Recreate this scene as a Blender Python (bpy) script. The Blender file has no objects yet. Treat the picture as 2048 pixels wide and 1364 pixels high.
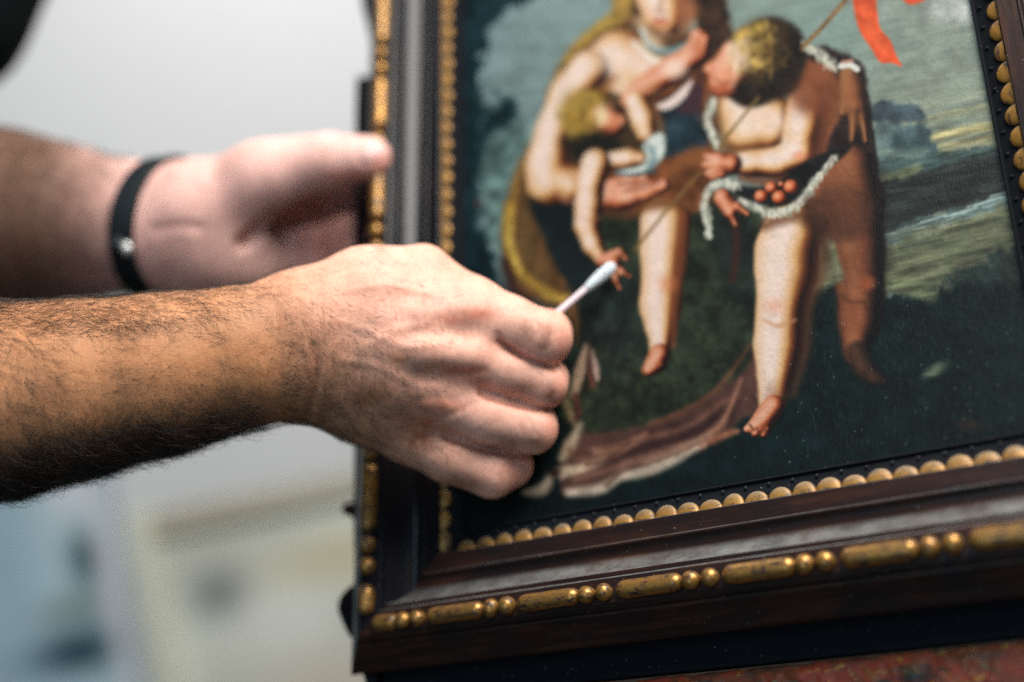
import bpy, math, random, bmesh
import numpy as np
from mathutils import Matrix, Vector

# ================================================================= camera, world, lamps, exposure
S = bpy.context.scene
COL = S.collection
S.render.engine = 'CYCLES'
S.view_settings.view_transform = 'Standard'; S.view_settings.look = 'None'
S.view_settings.exposure = 0.0; S.view_settings.gamma = 1.0
S.cycles.use_denoising = False     # the photograph is grainy: leave the sampling grain in
S.cycles.max_bounces = 6; S.cycles.transparent_max_bounces = 8
S.cycles.sample_clamp_indirect = 3.0; S.cycles.sample_clamp_direct = 6.0

# picture plane: origin at the lower left of the picture, x along the frame, y up it, z out of it, leaning back 20 degrees
PIC = Matrix.Translation((0, 0, 1.0)) @ Matrix.Rotation(math.radians(70), 4, 'X')
RC = Matrix(((0.8486592, -0.0169877, -0.5286671), (0.2177161, 0.9221095, 0.3198652), (0.4820552, -0.3865559, 0.7862552)))
TC = Vector((-25.87475, -84.33363, -525.13151))
CAMM = RC.transposed().to_4x4(); CAMM.translation = -(RC.transposed() @ TC) / 1000
CAMM = PIC @ CAMM
F = 2560.0

def cam_pt(x, y, d): return CAMM @ Vector((x / 1000, y / 1000, -d / 1000))          # mm from the lens, d = distance ahead
def mm(u, v, d): return np.array([(u - 1024) / F * d, -(v - 682) / F * d, d])
def at(u, v, d): return cam_pt(*mm(u, v, d))

cd = bpy.data.cameras.new('camera'); cam = bpy.data.objects.new('camera', cd); COL.objects.link(cam)
cam.matrix_world = CAMM
cd.sensor_width = 36; cd.lens = F / 2048 * 36; cd.clip_start = .02; cd.clip_end = 60
cd.dof.use_dof = True; cd.dof.focus_distance = .464; cd.dof.aperture_fstop = 2.3; cd.dof.aperture_blades = 0
S.camera = cam

W = bpy.data.worlds.new('World'); S.world = W; W.use_nodes = True
bg = W.node_tree.nodes['Background']; bg.inputs[0].default_value = (.50, .84, 1.0, 1); bg.inputs[1].default_value = .165

def area(name, pos, aim, size, power, col):
    l = bpy.data.lights.new(name, 'AREA'); l.shape = 'RECTANGLE'; l.size, l.size_y = size; l.energy = power; l.color = col
    o = bpy.data.objects.new(name, l); COL.objects.link(o); o.location = pos
    o.rotation_euler = (Vector(aim) - Vector(pos)).to_track_quat('-Z', 'Y').to_euler(); return o
HAND = cam_pt(-10, -10, 490)
area('window_light', cam_pt(240, 900, 150), HAND, (.7, .7), 26, (1.0, .945, .88))
area('side_window_light', cam_pt(-620, 200, -700), cam_pt(-100, 0, 560), (.14, 1.5), 5.0, (.58, .80, 1.0))
area('wall_fill_light', cam_pt(-500, 1500, 1700), cam_pt(-500, 0, 2400), (1.2, 1.2), 28, (1.0, .975, .945))  # added fill lamp with no known source, brightens the back wall

# ================================================================= helpers
def tag(o, label=None, cat=None, group=None, kind=None):
    for k, v in (('label', label), ('category', cat), ('group', group), ('kind', kind)):
        if v: o[k] = v
    return o
def thing(name, m, label, cat, group=None):
    o = bpy.data.objects.new(name, None); COL.objects.link(o); o.matrix_world = m if isinstance(m, Matrix) else Matrix.Translation(m)
    o.empty_display_size = .02
    return tag(o, label, cat, group)
def mesh(name, V, Fc, smooth=True, mat=None):
    me = bpy.data.meshes.new(name); V = np.asarray(V, np.float32); 
    if isinstance(Fc, np.ndarray):
        n, k = Fc.shape; me.vertices.add(len(V)); me.vertices.foreach_set('co', V.ravel()); me.loops.add(n * k); me.polygons.add(n)
        me.loops.foreach_set('vertex_index', Fc.astype(np.int32).ravel()); me.polygons.foreach_set('loop_start', np.arange(0, n * k, k, dtype=np.int32))
        me.update(calc_edges=True); me.validate()
    else:
        me.from_pydata([tuple(v) for v in V], [], Fc); me.update()
    me.polygons.foreach_set('use_smooth', np.full(len(me.polygons), smooth)); me.update()
    if mat: me.materials.append(mat)
    return me
def obj(name, me, parent=None, m=None):
    o = bpy.data.objects.new(name, me); COL.objects.link(o)
    if parent: o.parent = parent
    if m is not None: o.matrix_local = m
    return o
def colattr(me, name, C):
    a = me.attributes.new(name, 'FLOAT_COLOR', 'POINT'); C = np.asarray(C, np.float32)
    a.data.foreach_set('color', np.concatenate([C, np.ones((len(C), 1), np.float32)], 1).ravel())
def vecattr(me, name, C):
    a = me.attributes.new(name, 'FLOAT_VECTOR', 'POINT'); a.data.foreach_set('vector', np.asarray(C, np.float32).ravel())
def s2l(c):
    c = np.asarray(c, np.float32) / 255; return np.where(c <= .04045, c / 12.92, ((c + .055) / 1.055) ** 2.4)

class NT:
    def __init__(s, name):
        s.m = bpy.data.materials.new(name); s.m.use_nodes = True; s.t = s.m.node_tree; s.p = s.t.nodes['Principled BSDF']
    def n(s, typ, **kw):
        o = s.t.nodes.new('ShaderNode' + typ)
        for k, v in kw.items(): setattr(o, k, v)
        return o
    def l(s, a, b): s.t.links.new(a, b)
    def set(s, **kw):
        for k, v in kw.items():
            i = s.p.inputs[k.replace('_', ' ')]; i.default_value = (*v, 1) if isinstance(v, tuple) and len(v) == 3 and i.type == 'RGBA' else v
    def co(s, attr=None):
        if attr: return s.n('Attribute', attribute_name=attr).outputs['Vector']
        return s.n('TexCoord').outputs['Object']
    def map(s, v, scale, rot=(0, 0, 0)):
        o = s.n('Mapping'); s.l(v, o.inputs[0]); o.inputs['Scale'].default_value = scale; o.inputs['Rotation'].default_value = rot; return o.outputs[0]
    def noise(s, v, scale, detail=4, rough=.55, dist=0):
        o = s.n('TexNoise'); s.l(v, o.inputs['Vector']); o.inputs['Scale'].default_value = scale; o.inputs['Detail'].default_value = detail
        o.inputs['Roughness'].default_value = rough; o.inputs['Distortion'].default_value = dist; return o.outputs['Fac']
    def ramp(s, f, stops):
        o = s.n('ValToRGB'); s.l(f, o.inputs[0]); e = o.color_ramp.elements
        while len(e) < len(stops): e.new(.5)
        for a, (p, c) in zip(e, stops):
            a.position = p; a.color = (*c, 1) if isinstance(c, tuple) else (c, c, c, 1)
        return o.outputs[0]
    def mix(s, f, a, b, mode='MIX'):
        o = s.n('Mix', data_type='RGBA', blend_type=mode)
        for x, i in ((f, 0), (a, 6), (b, 7)):
            if isinstance(x, (int, float)): o.inputs[i].default_value = x if i == 0 else (x, x, x, 1)
            elif isinstance(x, tuple): o.inputs[i].default_value = (*x, 1)
            else: s.l(x, o.inputs[i])
        return o.outputs[2]
    def math(s, op, a, b=None):
        o = s.n('Math', operation=op)
        for x, i in ((a, 0), (b, 1)):
            if x is None: continue
            if isinstance(x, (int, float)): o.inputs[i].default_value = x
            else: s.l(x, o.inputs[i])
        return o.outputs[0]
    def bump(s, h, strength=.3, dist=.0005):
        o = s.n('Bump'); s.l(h, o.inputs['Height']); o.inputs['Strength'].default_value = strength; o.inputs['Distance'].default_value = dist
        if s.p.inputs['Normal'].is_linked: s.l(s.p.inputs['Normal'].links[0].from_socket, o.inputs['Normal'])
        s.l(o.outputs[0], s.p.inputs['Normal'])
    def up(s, lo, hi):
        g = s.n('NewGeometry'); x = s.n('SeparateXYZ'); s.l(g.outputs['Normal'], x.inputs[0]); o = s.n('MapRange'); s.l(x.outputs[2], o.inputs[0])
        o.inputs[1].default_value = lo; o.inputs[2].default_value = hi; return o.outputs[0]
    def base(s, c): s.l(c, s.p.inputs['Base Color'])

def plain(name, col, rough=.5, var=.12, sc=40, bump=0., bd=.0005, **kw):
    t = NT(name); t.set(Roughness=rough, **kw); v = t.co(); f = t.noise(v, sc)
    t.base(t.mix(f, tuple(c * (1 - var) for c in col), tuple(min(1, c * (1 + var)) for c in col)))
    if bump: t.bump(t.noise(v, sc * 6, 5), bump, bd)
    return t.m
R2 = random.Random(7)
def vnoise(X, Y, seed):
    r = np.random.RandomState(seed % 100000); T = r.rand(256, 256).astype(np.float32)
    xi = np.floor(X).astype(np.int64); yi = np.floor(Y).astype(np.int64); fx = (X - xi).astype(np.float32); fy = (Y - yi).astype(np.float32)
    fx = fx * fx * (3 - 2 * fx); fy = fy * fy * (3 - 2 * fy); a = xi & 255; b = yi & 255; c = (xi + 1) & 255; d = (yi + 1) & 255
    return (T[b, a] * (1 - fx) + T[b, c] * fx) * (1 - fy) + (T[d, a] * (1 - fx) + T[d, c] * fx) * fy
def spline(pts, closed, n):
    P = np.asarray(pts, float); m = len(P)
    if m < 3: return P
    out = []
    for i in range(m if closed else m - 1):
        g = (lambda j: P[j % m]) if closed else (lambda j: P[min(max(j, 0), m - 1)])
        p0, p1, p2, p3 = g(i - 1), g(i), g(i + 1), g(i + 2)
        for t in np.arange(n) / n:
            out.append(.5 * (2 * p1 + (p2 - p0) * t + (2 * p0 - 5 * p1 + 4 * p2 - p3) * t * t + (3 * p1 - p0 - 3 * p2 + p3) * t ** 3))
    if not closed: out.append(P[-1])
    return np.array(out)
# ---------------------------------------------------------------- old-master picture, painted stroke by stroke
class Painter:
    """brushes evaluated on a raster of design coordinates (U,V); colours are sRGB 0-255"""
    def __init__(s, U, V):
        s.U = U.astype(np.float32); s.V = V.astype(np.float32)
        s.C = np.zeros(U.shape + (3,), np.float32)
        s.H = np.zeros(U.shape, np.float32)          # paint thickness
        s.g = {}
    def noise(s, sx, sy, seed, ang=0., oct=3):
        ca, sa = math.cos(ang), math.sin(ang)
        X = (s.U * ca + s.V * sa) / sx; Y = (-s.U * sa + s.V * ca) / sy
        out = np.zeros_like(X); amp = 1.; tot = 0.
        for o in range(oct):
            out += amp * vnoise(X, Y, seed + 17 * o); tot += amp
            X = X * 2.03 + 3.1; Y = Y * 2.03 + 1.7; amp *= .5
        return out / tot
    def box(s, pts, pad):
        p = np.asarray(pts, float)
        m = (s.U > p[:, 0].min() - pad) & (s.U < p[:, 0].max() + pad) & (s.V > p[:, 1].min() - pad) & (s.V < p[:, 1].max() + pad)
        r = np.where(m.any(1))[0]; c = np.where(m.any(0))[0]
        if len(r) == 0 or len(c) == 0: return None
        return slice(r[0], r[-1] + 1), slice(c[0], c[-1] + 1)
    def put(s, sl, m, col, th=0.):
        m = m[..., None]; col = np.asarray(col, np.float32)
        s.C[sl] = s.C[sl] * (1 - m) + col * m
        if th: s.H[sl] += th * m[..., 0]
    def sd(s, sl, P):
        x = s.U[sl]; y = s.V[sl]; d = np.full(x.shape, 1e9, np.float32); ins = np.zeros(x.shape, bool)
        for (ax, ay), (bx, by) in zip(P, np.roll(P, -1, 0)):
            ex, ey = bx - ax, by - ay; wx, wy = x - ax, y - ay
            t = np.clip((wx * ex + wy * ey) / (ex * ex + ey * ey + 1e-9), 0, 1)
            d = np.minimum(d, (wx - ex * t) ** 2 + (wy - ey * t) ** 2)
            if ay != by: ins ^= ((ay > y) != (by > y)) & (x < (bx - ax) * (y - ay) / (by - ay) + ax)
        d = np.sqrt(d); return np.where(ins, -d, d)
    def poly(s, pts, col, soft=5, op=1., var=0., wob=0., smooth=True, grad=None, nz=None, th=.3):
        P = spline(pts, True, 4) if smooth else np.asarray(pts, float)
        sl = s.box(P, soft + wob + 4)
        if sl is None: return
        d = s.sd(sl, P)
        if wob: d = d + wob * (s.n('w')[sl] - .5) * 2
        m = np.clip(.5 - d / (2 * soft), 0, 1); m = m * m * (3 - 2 * m) * op
        c = np.zeros(d.shape + (3,), np.float32) + np.asarray(col, np.float32)
        if grad is not None:                                    # grad = ((u0,v0),(u1,v1),col2)
            (a, b), (e, f), c2 = grad
            t = np.clip(((s.U[sl] - a) * (e - a) + (s.V[sl] - b) * (f - b)) / ((e - a) ** 2 + (f - b) ** 2), 0, 1)[..., None]
            c = c * (1 - t) + np.asarray(c2, np.float32) * t
        if var: c = c * (1 + var * 2 * (s.n(nz or 'm')[sl] - .5))[..., None]
        s.put(sl, m, c, th)
    def n(s, k):
        if k not in s.g:
            q = {'w': (16, 16, 3, 0., 3), 'm': (26, 26, 5, 0., 4), 'h': (60, 9, 9, -.2, 3), 'v': (9, 60, 11, .15, 3), 'd': (70, 10, 13, -.55, 3),
                 'c': (11, 11, 15, 0., 2), 'e': (10, 45, 19, -.5, 3), 'f': (5, 5, 23, 0., 2)}[k]
            a = s.noise(*q); s.g[k] = np.clip((a - a.mean()) / (4 * a.std()) + .5, 0, 1)
        return s.g[k]
    def line(s, pts, w, col, soft=2., op=1., var=0., nz='f', wob=0., th=.4):
        P = spline(pts[:, :2] if hasattr(pts, 'shape') else [p[:2] for p in pts], False, 5)
        W = np.interp(np.linspace(0, 1, len(P)), np.linspace(0, 1, len(np.atleast_1d(w))), np.atleast_1d(w)) if np.size(w) > 1 else np.full(len(P), w)
        sl = s.box(P, W.max() + soft + wob + 3)
        if sl is None: return
        x = s.U[sl]; y = s.V[sl]; d = np.full(x.shape, 1e9, np.float32)
        for i in range(len(P) - 1):
            ax, ay = P[i]; ex, ey = P[i + 1] - P[i]; wx, wy = x - ax, y - ay
            t = np.clip((wx * ex + wy * ey) / (ex * ex + ey * ey + 1e-9), 0, 1)
            d = np.minimum(d, np.hypot(wx - ex * t, wy - ey * t) - (W[i] + (W[i + 1] - W[i]) * t))
        if wob: d = d + wob * (s.n('c')[sl] - .5) * 2
        m = np.clip(.5 - d / (2 * soft), 0, 1); m = m * m * (3 - 2 * m) * op
        c = np.zeros(d.shape + (3,), np.float32) + np.asarray(col, np.float32)
        if var: c = c * (1 + var * 2 * (s.n(nz)[sl] - .5))[..., None]
        s.put(sl, m, c, th)
    def limb(s, chains, pal, light=(-.50, -.30, .81), soft=5, k=9., op=1., var=.02, flat=.5, bias=0.):
        """rounded flesh: capsule chains melted together and modelled from shadow to light"""
        al = np.concatenate([np.asarray(c, float) for c in chains]); R = al[:, 2].max()
        sl = s.box(al[:, :2], R + soft + 4)
        if sl is None: return
        x = s.U[sl]; y = s.V[sl]; sw = np.zeros(x.shape, np.float32); nx = sw.copy(); ny = sw.copy(); dm = np.full(x.shape, 1e9, np.float32)
        for c in chains:
            for a, b in zip(c[:-1], c[1:]):
                ex, ey = b[0] - a[0], b[1] - a[1]; wx, wy = x - a[0], y - a[1]
                t = np.clip((wx * ex + wy * ey) / (ex * ex + ey * ey + 1e-9), 0, 1)
                r = a[2] + (b[2] - a[2]) * t; qx = wx - ex * t; qy = wy - ey * t
                dd = np.hypot(qx, qy) - r; w = np.exp(-np.clip(dd, -60, 200) / k)
                nx += w * qx / r; ny += w * qy / r; sw += w; dm = np.minimum(dm, dd)
        dd = -k * np.log(sw + 1e-20); dd = np.minimum(dm, dd * .5 + dm * .5)
        nx /= sw; ny /= sw; q = np.clip(nx * nx + ny * ny, 0, .999); nz = np.sqrt(1 - q) * flat
        L = np.asarray(light, float); L /= np.linalg.norm(L)
        sh = (nx * L[0] + ny * L[1] + nz * L[2]) / np.sqrt(q + nz * nz)
        sh = np.clip(.10 + .90 * sh + .45 * bias + var * 2 * (s.n('m')[sl] - .5), 0, .999)
        pal = np.asarray(pal, np.float32); f = sh * (len(pal) - 1); i = f.astype(int); t = (f - i)[..., None]
        t = t * t * (3 - 2 * t)
        col = pal[i] * (1 - t) + pal[np.minimum(i + 1, len(pal) - 1)] * t
        m = np.clip(.5 - dd / (2 * soft), 0, 1); m = m * m * (3 - 2 * m) * op
        s.put(sl, m, col, .3)
    def blob(s, u, v, ru, rv, col, ang=0., op=1., hard=1., var=0., nz='m'):
        R = max(ru, rv) * 1.6; sl = s.box([(u - R, v - R), (u + R, v + R)], 1)
        if sl is None: return
        ca, sa = math.cos(ang), math.sin(ang); X = s.U[sl] - u; Y = s.V[sl] - v
        q = np.hypot((X * ca + Y * sa) / ru, (-X * sa + Y * ca) / rv)
        m = np.clip((1.5 - q) / (1.5 - .5 * hard + 1e-6), 0, 1) if hard < 1 else np.clip((1.1 - q) / .3, 0, 1)
        m = m * m * (3 - 2 * m) * op
        c = np.zeros(q.shape + (3,), np.float32) + np.asarray(col, np.float32)
        if var: c = c * (1 + var * 2 * (s.n(nz)[sl] - .5))[..., None]
        s.put(sl, m, c)

FLESH = [(34, 20, 18), (70, 36, 24), (116, 66, 38), (164, 108, 62), (200, 154, 100), (216, 172, 126), (225, 188, 152), (231, 201, 176), (236, 212, 198)]
RUDDY = [(34, 18, 16), (70, 30, 22), (112, 52, 34), (150, 76, 48), (184, 104, 70), (208, 134, 98), (220, 154, 122), (226, 168, 140)]
SHADE = [(18, 14, 15), (34, 23, 21), (56, 34, 27), (80, 47, 34), (104, 61, 42), (126, 74, 49), (142, 86, 57), (152, 96, 66)]

def paint_picture(U, V):
    p = Painter(U, V); C = p.C; N = p.n
    def lerp(a, b, t): return np.asarray(a, np.float32) * (1 - t[..., None]) + np.asarray(b, np.float32) * t[..., None]
    # sky: grey green, bluer at the left, yellowed towards the horizon
    t = np.clip((p.U - 950) / 900, 0, 1); sky = lerp((116, 138, 138), (128, 140, 128), t)
    t = np.clip((p.V - 120) / 200, 0, 1) * np.clip((p.U - 1600) / 300, 0, 1); sky = sky * (1 - .25 * t[..., None]) + np.array((38, 38, 26), np.float32) * t[..., None]
    sky *= (1 + .12 * (N('m') - .5) + .16 * (N('h') - .5))[..., None]
    C[:] = sky
    p.blob(1900, 10, 60, 40, (178, 184, 178), op=.8, hard=0, var=.15); p.blob(1932, 25, 26, 22, (196, 200, 194), op=.7, hard=.3, var=.2)
    p.blob(1640, 60, 120, 70, (126, 150, 144), op=.6, hard=0); p.blob(1180, 30, 160, 50, (136, 160, 160), op=.5, hard=0)
    for i in range(9):
        v = 190 + i * 12; p.line([(1760, v + 40 + 6 * i), (1880, v + 18), (2020, v - 12)], 6, [(140, 148, 128), (104, 116, 112), (170, 164, 122)][i % 3], soft=7, op=.45, var=.3, nz='h')
    # far clouds / trees / hill
    p.poly([(1735, 240), (1745, 212), (1775, 200), (1800, 205), (1830, 206), (1850, 228), (1838, 245), (1780, 246)], (66, 80, 88), 6, var=.25, wob=4)
    p.poly([(1735, 258), (1790, 246), (1850, 250), (1870, 282), (1862, 330), (1800, 340), (1738, 330)], (92, 112, 112), 8, var=.25, wob=6, op=.9)
    p.poly([(1790, 262), (1850, 252), (1872, 285), (1860, 330), (1806, 338), (1786, 300)], (62, 82, 86), 9, var=.2, wob=5, op=.8)
    p.line([(1868, 276), (1930, 262), (2010, 250)], 8, (186, 174, 122), soft=6, op=.75, var=.25, nz='h')
    p.line([(1880, 292), (1940, 282), (2016, 268)], 6, (168, 160, 116), soft=6, op=.7, var=.3, nz='h')
    p.line([(1750, 300), (1800, 312), (1850, 305)], 10, (120, 138, 124), soft=9, op=.6, var=.3, nz='h')
    p.poly([(1735, 330), (1830, 318), (1900, 300), (1960, 296), (2060, 290), (2060, 360), (1735, 400)], (66, 84, 82), 8, var=.3, wob=5, nz='h')
    p.line([(1745, 362), (1800, 350), (1836, 338)], 9, (140, 142, 106), soft=7, op=.75, var=.3, nz='h')
    p.poly([(1735, 380), (1830, 352), (1900, 325), (1990, 312), (2070, 320), (2070, 420), (1900, 420), (1735, 490)], (42, 48, 46), 8, var=.3, wob=6, nz='h')
    for i in range(26):
        a = R2.random(); u = 1800 + 230 * R2.random(); v = 330 + 70 * R2.random() - (u - 1900) * .12
        p.line([(u, v), (u + 4, v + 22)], 2.2, [(62, 44, 38), (54, 64, 62), (34, 42, 44)][i % 3], soft=4, op=.28)
    # river
    p.poly([(1755, 478), (1800, 452), (1870, 430), (1940, 408), (2070, 372), (2070, 400), (1950, 440), (1870, 455), (1790, 490), (1755, 500)], (92, 112, 110), 7, var=.3, wob=4, nz='h')
    for i in range(16):
        u = 1765 + 15.5 * i; v = 482 - (u - 1765) * .36 + R2.uniform(-12, 16)
        p.line([(u, v), (u + 22, v - 5), (u + 48, v - 15)], 2.0, (176, 194, 188), soft=3, op=.55 + .3 * R2.random())
    p.poly([(1762, 500), (1850, 470), (1930, 440), (2060, 410), (2060, 580), (1900, 600), (1800, 590), (1765, 560)], (92, 96, 76), 10, var=.3, wob=8, nz='h')
    for i in range(14):
        u = 1780 + R2.random() * 230; v = 455 + R2.random() * 120 - (u - 1780) * .12
        p.line([(u, v), (u + 40, v - 10), (u + 80, v - 14)], 5, [(132, 132, 100), (70, 76, 62), (120, 124, 94), (52, 60, 54)][i % 4], soft=7, op=.5, var=.3, nz='h')
    p.poly([(1900, 560), (1960, 522), (2000, 505), (2070, 500), (2070, 700), (1900, 660)], (28, 42, 42), 14, var=.4, wob=12, nz='e', op=.85)
    # dark ground
    p.poly([(1500, 560), (1640, 560), (1780, 590), (1850, 588), (1920, 570), (2100, 560), (2200, 1000), (2200, 1300), (780, 1300), (780, 700), (1000, 620), (1100, 760)], (13, 27, 28), 14, var=.22, wob=10, nz='m', smooth=False)
    p.poly([(780, 640), (1010, 560), (1130, 640), (1120, 820), (1100, 960), (1500, 960), (2000, 860), (2200, 880), (2200, 1300), (780, 1300)], (7, 17, 19), 40, var=.2, op=.75)
    p.line([(1625, 560), (1670, 545), (1700, 540)], 22, (118, 124, 96), soft=14, op=.8, var=.3, nz='h')
    p.line([(1775, 566), (1830, 575), (1860, 590)], 16, (110, 118, 88), soft=10, op=.75, var=.3, nz='h')
    for i in range(420):
        u = 1600 + R2.random() * 470; v = 590 + R2.random() * 300
        c = [(34, 52, 52), (24, 38, 42), (44, 46, 40), (8, 18, 24), (52, 68, 62)][i % 5]; l = 6 + 12 * R2.random()
        p.line([(u, v), (u + R2.uniform(-5, 5), v + l)], 1.1, c, soft=2, op=.5)
    p.blob(1872, 740, 30, 13, (104, 116, 94), ang=-.5, op=.8, hard=.2, var=.3); p.blob(1862, 748, 16, 4, (140, 144, 120), op=.5, hard=.2)
    p.blob(1940, 850, 34, 14, (62, 44, 34), op=.6, hard=0)
    # left: dark tree with lighter foliage
    p.poly([(840, -40), (1060, -40), (1050, 0), (1010, 30), (975, 70), (965, 130), (960, 190), (980, 210), (1030, 200), (1030, 260), (985, 270), (975, 330), (960, 400), (975, 480), (1000, 560), (1000, 700), (840, 760)], (16, 38, 44), 11, var=.35, wob=14)
    p.poly([(975, 290), (1000, 262), (1040, 240), (1060, 280), (1035, 340), (1015, 420), (1005, 500), (985, 480), (965, 410), (962, 350)], (92, 118, 114), 10, var=.32, wob=10)
    for i in range(50):
        u = 950 + 80 * R2.random(); v = 180 + 300 * R2.random()
        p.blob(u, v, 9, 6, [(18, 42, 46), (66, 92, 90), (40, 66, 66)][i % 3], ang=R2.uniform(-1, 1), op=.6, hard=.2)
    p.blob(955, 405, 6, 6, (110, 40, 36), op=.6, hard=.2)
    # mound under the figures
    p.poly([(1060, 400), (1200, 380), (1420, 380), (1520, 420), (1540, 560), (1535, 700), (1500, 790), (1400, 860), (1250, 880), (1140, 850), (1100, 760), (1130, 620), (1070, 520)], (38, 46, 34), 9, var=.35, wob=5)
    p.poly([(1140, 640), (1180, 560), (1260, 540), (1280, 700), (1200, 760), (1120, 760)], (26, 36, 36), 26, var=.3, op=.8)
    p.poly([(1070, 410), (1180, 400), (1200, 520), (1160, 600), (1100, 540)], (20, 30, 32), 14, var=.2)
    p.poly([(1420, 420), (1500, 420), (1505, 640), (1440, 560)], (26, 34, 32), 16, var=.3, op=.8)
    p.line([(1470, 440), (1473, 500), (1466, 560)], 9, (58, 34, 30), soft=6, op=.8)
    for i in range(170):
        u = 1180 + R2.random() * 310; v = 560 + R2.random() * 280
        p.blob(u, v, 5 + 8 * R2.random(), 4 + 4 * R2.random(), [(66, 78, 52), (30, 44, 40), (78, 84, 50), (40, 60, 54), (20, 32, 34)][i % 5], ang=R2.random() * 3, op=.28, hard=.1)
    # red brown drapery along the ground
    p.poly([(1520, 690), (1490, 740), (1420, 790), (1320, 842), (1230, 862), (1150, 868), (1125, 900), (1118, 960), (1130, 990), (1200, 975), (1260, 950), (1350, 915), (1430, 890), (1470, 850), (1520, 820), (1540, 760)], (82, 55, 48), 9, var=.14, nz='m', wob=3)
    p.poly([(1300, 860), (1420, 830), (1480, 800), (1460, 850), (1380, 890), (1250, 935), (1180, 950)], (50, 32, 30), 14, var=.15, op=.8)
    for q, w, c in [([(1138, 985), (1200, 978), (1240, 955), (1300, 940), (1360, 912), (1405, 888)], [7, 9, 7, 10, 9, 5], (222, 206, 182)),
                    ([(1122, 945), (1170, 935), (1205, 915), (1190, 900)], [10, 8, 7, 3], (224, 204, 172)), ([(1200, 905), (1250, 892), (1290, 870)], [6, 7, 4], (186, 134, 100)),
                    ([(1405, 885), (1440, 850), (1460, 815), (1482, 760)], [9, 7, 3, 2], (176, 124, 98)), ([(1425, 880), (1455, 868), (1475, 862)], [4, 6, 3], (178, 112, 78)),
                    ([(1500, 690), (1462, 745), (1420, 790), (1350, 830), (1300, 846)], [2, 3, 3, 4, 3], (108, 66, 46)), ([(1050, 985), (1085, 978), (1100, 955)], [5, 11, 6], (214, 192, 160)),
                    ([(1125, 915), (1140, 890), (1160, 850)], [7, 10, 5], (206, 190, 160)), ([(1175, 930), (1225, 915), (1260, 880)], [4, 5, 3], (96, 60, 46)),
                    ([(1215, 970), (1250, 930), (1270, 925)], [4, 5, 2], (92, 74, 60)), ([(1150, 960), (1230, 935), (1330, 905), (1400, 880)], [4, 7, 8, 5], (128, 90, 76)), ([(1180, 900), (1280, 880), (1380, 850), (1450, 800)], [3, 5, 5, 3], (112, 74, 62)), ([(1290, 925), (1360, 898), (1420, 868)], [3, 5, 3], (168, 132, 110)), ([(1140, 900), (1160, 920), (1220, 905)], [4, 5, 3], (120, 84, 66))]:
        p.line(q, [x * 1.2 for x in w], [int(x * .78 + y * .22) for x, y in zip(c, (130, 92, 78))], soft=9, op=.92, var=.12, nz='m', wob=.8)
    p.blob(1110, 945, 14, 12, (50, 30, 26), op=.9, hard=.3)
    for q, w, c in [([(1172, 690), (1160, 740), (1148, 790)], [3, 11, 8], (176, 148, 124)), ([(1183, 700), (1192, 740), (1194, 758)], [2, 7, 4], (196, 164, 150)), ([(1178, 690), (1180, 740), (1186, 770)], [1, 5, 6], (104, 62, 52)),
                    ([(1130, 800), (1142, 830), (1150, 850)], [9, 8, 4], (132, 116, 88)), ([(1150, 790), (1156, 820), (1150, 840)], [5, 8, 4], (84, 48, 42))]:
        p.line(q, w, c, soft=5, op=.9, var=.15)
    # seated woman: veil
    p.poly([(1310, -30), (1240, 15), (1180, 62), (1130, 110), (1098, 180), (1084, 250), (1045, 312), (1016, 390), (1003, 470), (1012, 540), (1040, 585), (1100, 612), (1140, 640), (1152, 690), (1160, 640), (1140, 580), (1096, 500), (1072, 430), (1066, 350), (1120, 220), (1180, 120), (1260, 60)], (96, 68, 40), 8, var=.2, nz='v', wob=3)
    for q, w, c in [([(1290, 0), (1220, 42), (1165, 85), (1128, 125)], [12, 14, 11, 6], (178, 148, 70)), ([(1120, 140), (1100, 195), (1090, 245)], [5, 6, 4], (158, 124, 66)), ([(1060, 300), (1030, 370), (1022, 440)], [4, 6, 8], (142, 108, 50)),
                    ([(1018, 410), (1016, 470), (1032, 530), (1070, 570), (1124, 596)], [9, 12, 9, 8, 9], (170, 138, 56)), ([(1022, 452), (1020, 490), (1040, 540)], [3, 5, 3], (206, 176, 92)), ([(1086, 590), (1118, 600), (1136, 592)], [3, 5, 4], (188, 160, 76)),
                    ([(1050, 420), (1056, 500), (1090, 560)], [9, 14, 12], (96, 74, 44)), ([(1010, 520), (1030, 580), (1060, 600)], [9, 12, 7], (56, 34, 32)), ([(1150, 110), (1200, 75), (1270, 40)], [3, 5, 4], (110, 70, 48))]:
        p.line(q, w, c, soft=6, op=.85, var=.2)
    # woman: trunk, arm, neck, head
    p.poly([(1180, 120), (1225, 80), (1290, 50), (1380, 70), (1440, 60), (1450, 200), (1420, 330), (1330, 430), (1180, 420), (1120, 300)], (92, 60, 40), 8, var=.2)
    p.limb([[(1190, 150, 42), (1240, 120, 52), (1300, 140, 52), (1340, 160, 40)], [(1240, 150, 50), (1260, 190, 34)]], FLESH, bias=.12, k=16)
    p.line([(1255, 75), (1290, 120), (1340, 150)], [3, 5, 4], (216, 160, 126), soft=6, op=.6)
    p.line([(1268, 85), (1305, 120), (1350, 128)], [5, 8, 6], (228, 222, 214), soft=6, op=.85)
    p.limb([[(1300, 30, 36), (1320, 80, 30)]], [(74, 52, 36), (110, 82, 56), (170, 138, 104), (206, 178, 150)], soft=7)
    p.poly([(1262, 30), (1250, -60), (1290, -120), (1360, -130), (1420, -90), (1440, -20), (1400, 30)], (70, 50, 34), 8, var=.25)
    p.poly([(1225, 40), (1236, -60), (1290, -140), (1370, -152), (1330, -120), (1276, -70), (1262, 20)], (150, 118, 60), 8, var=.2)
    p.limb([[(1330, -52, 50), (1328, -20, 54)]], FLESH, soft=7, bias=.05)
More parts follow.
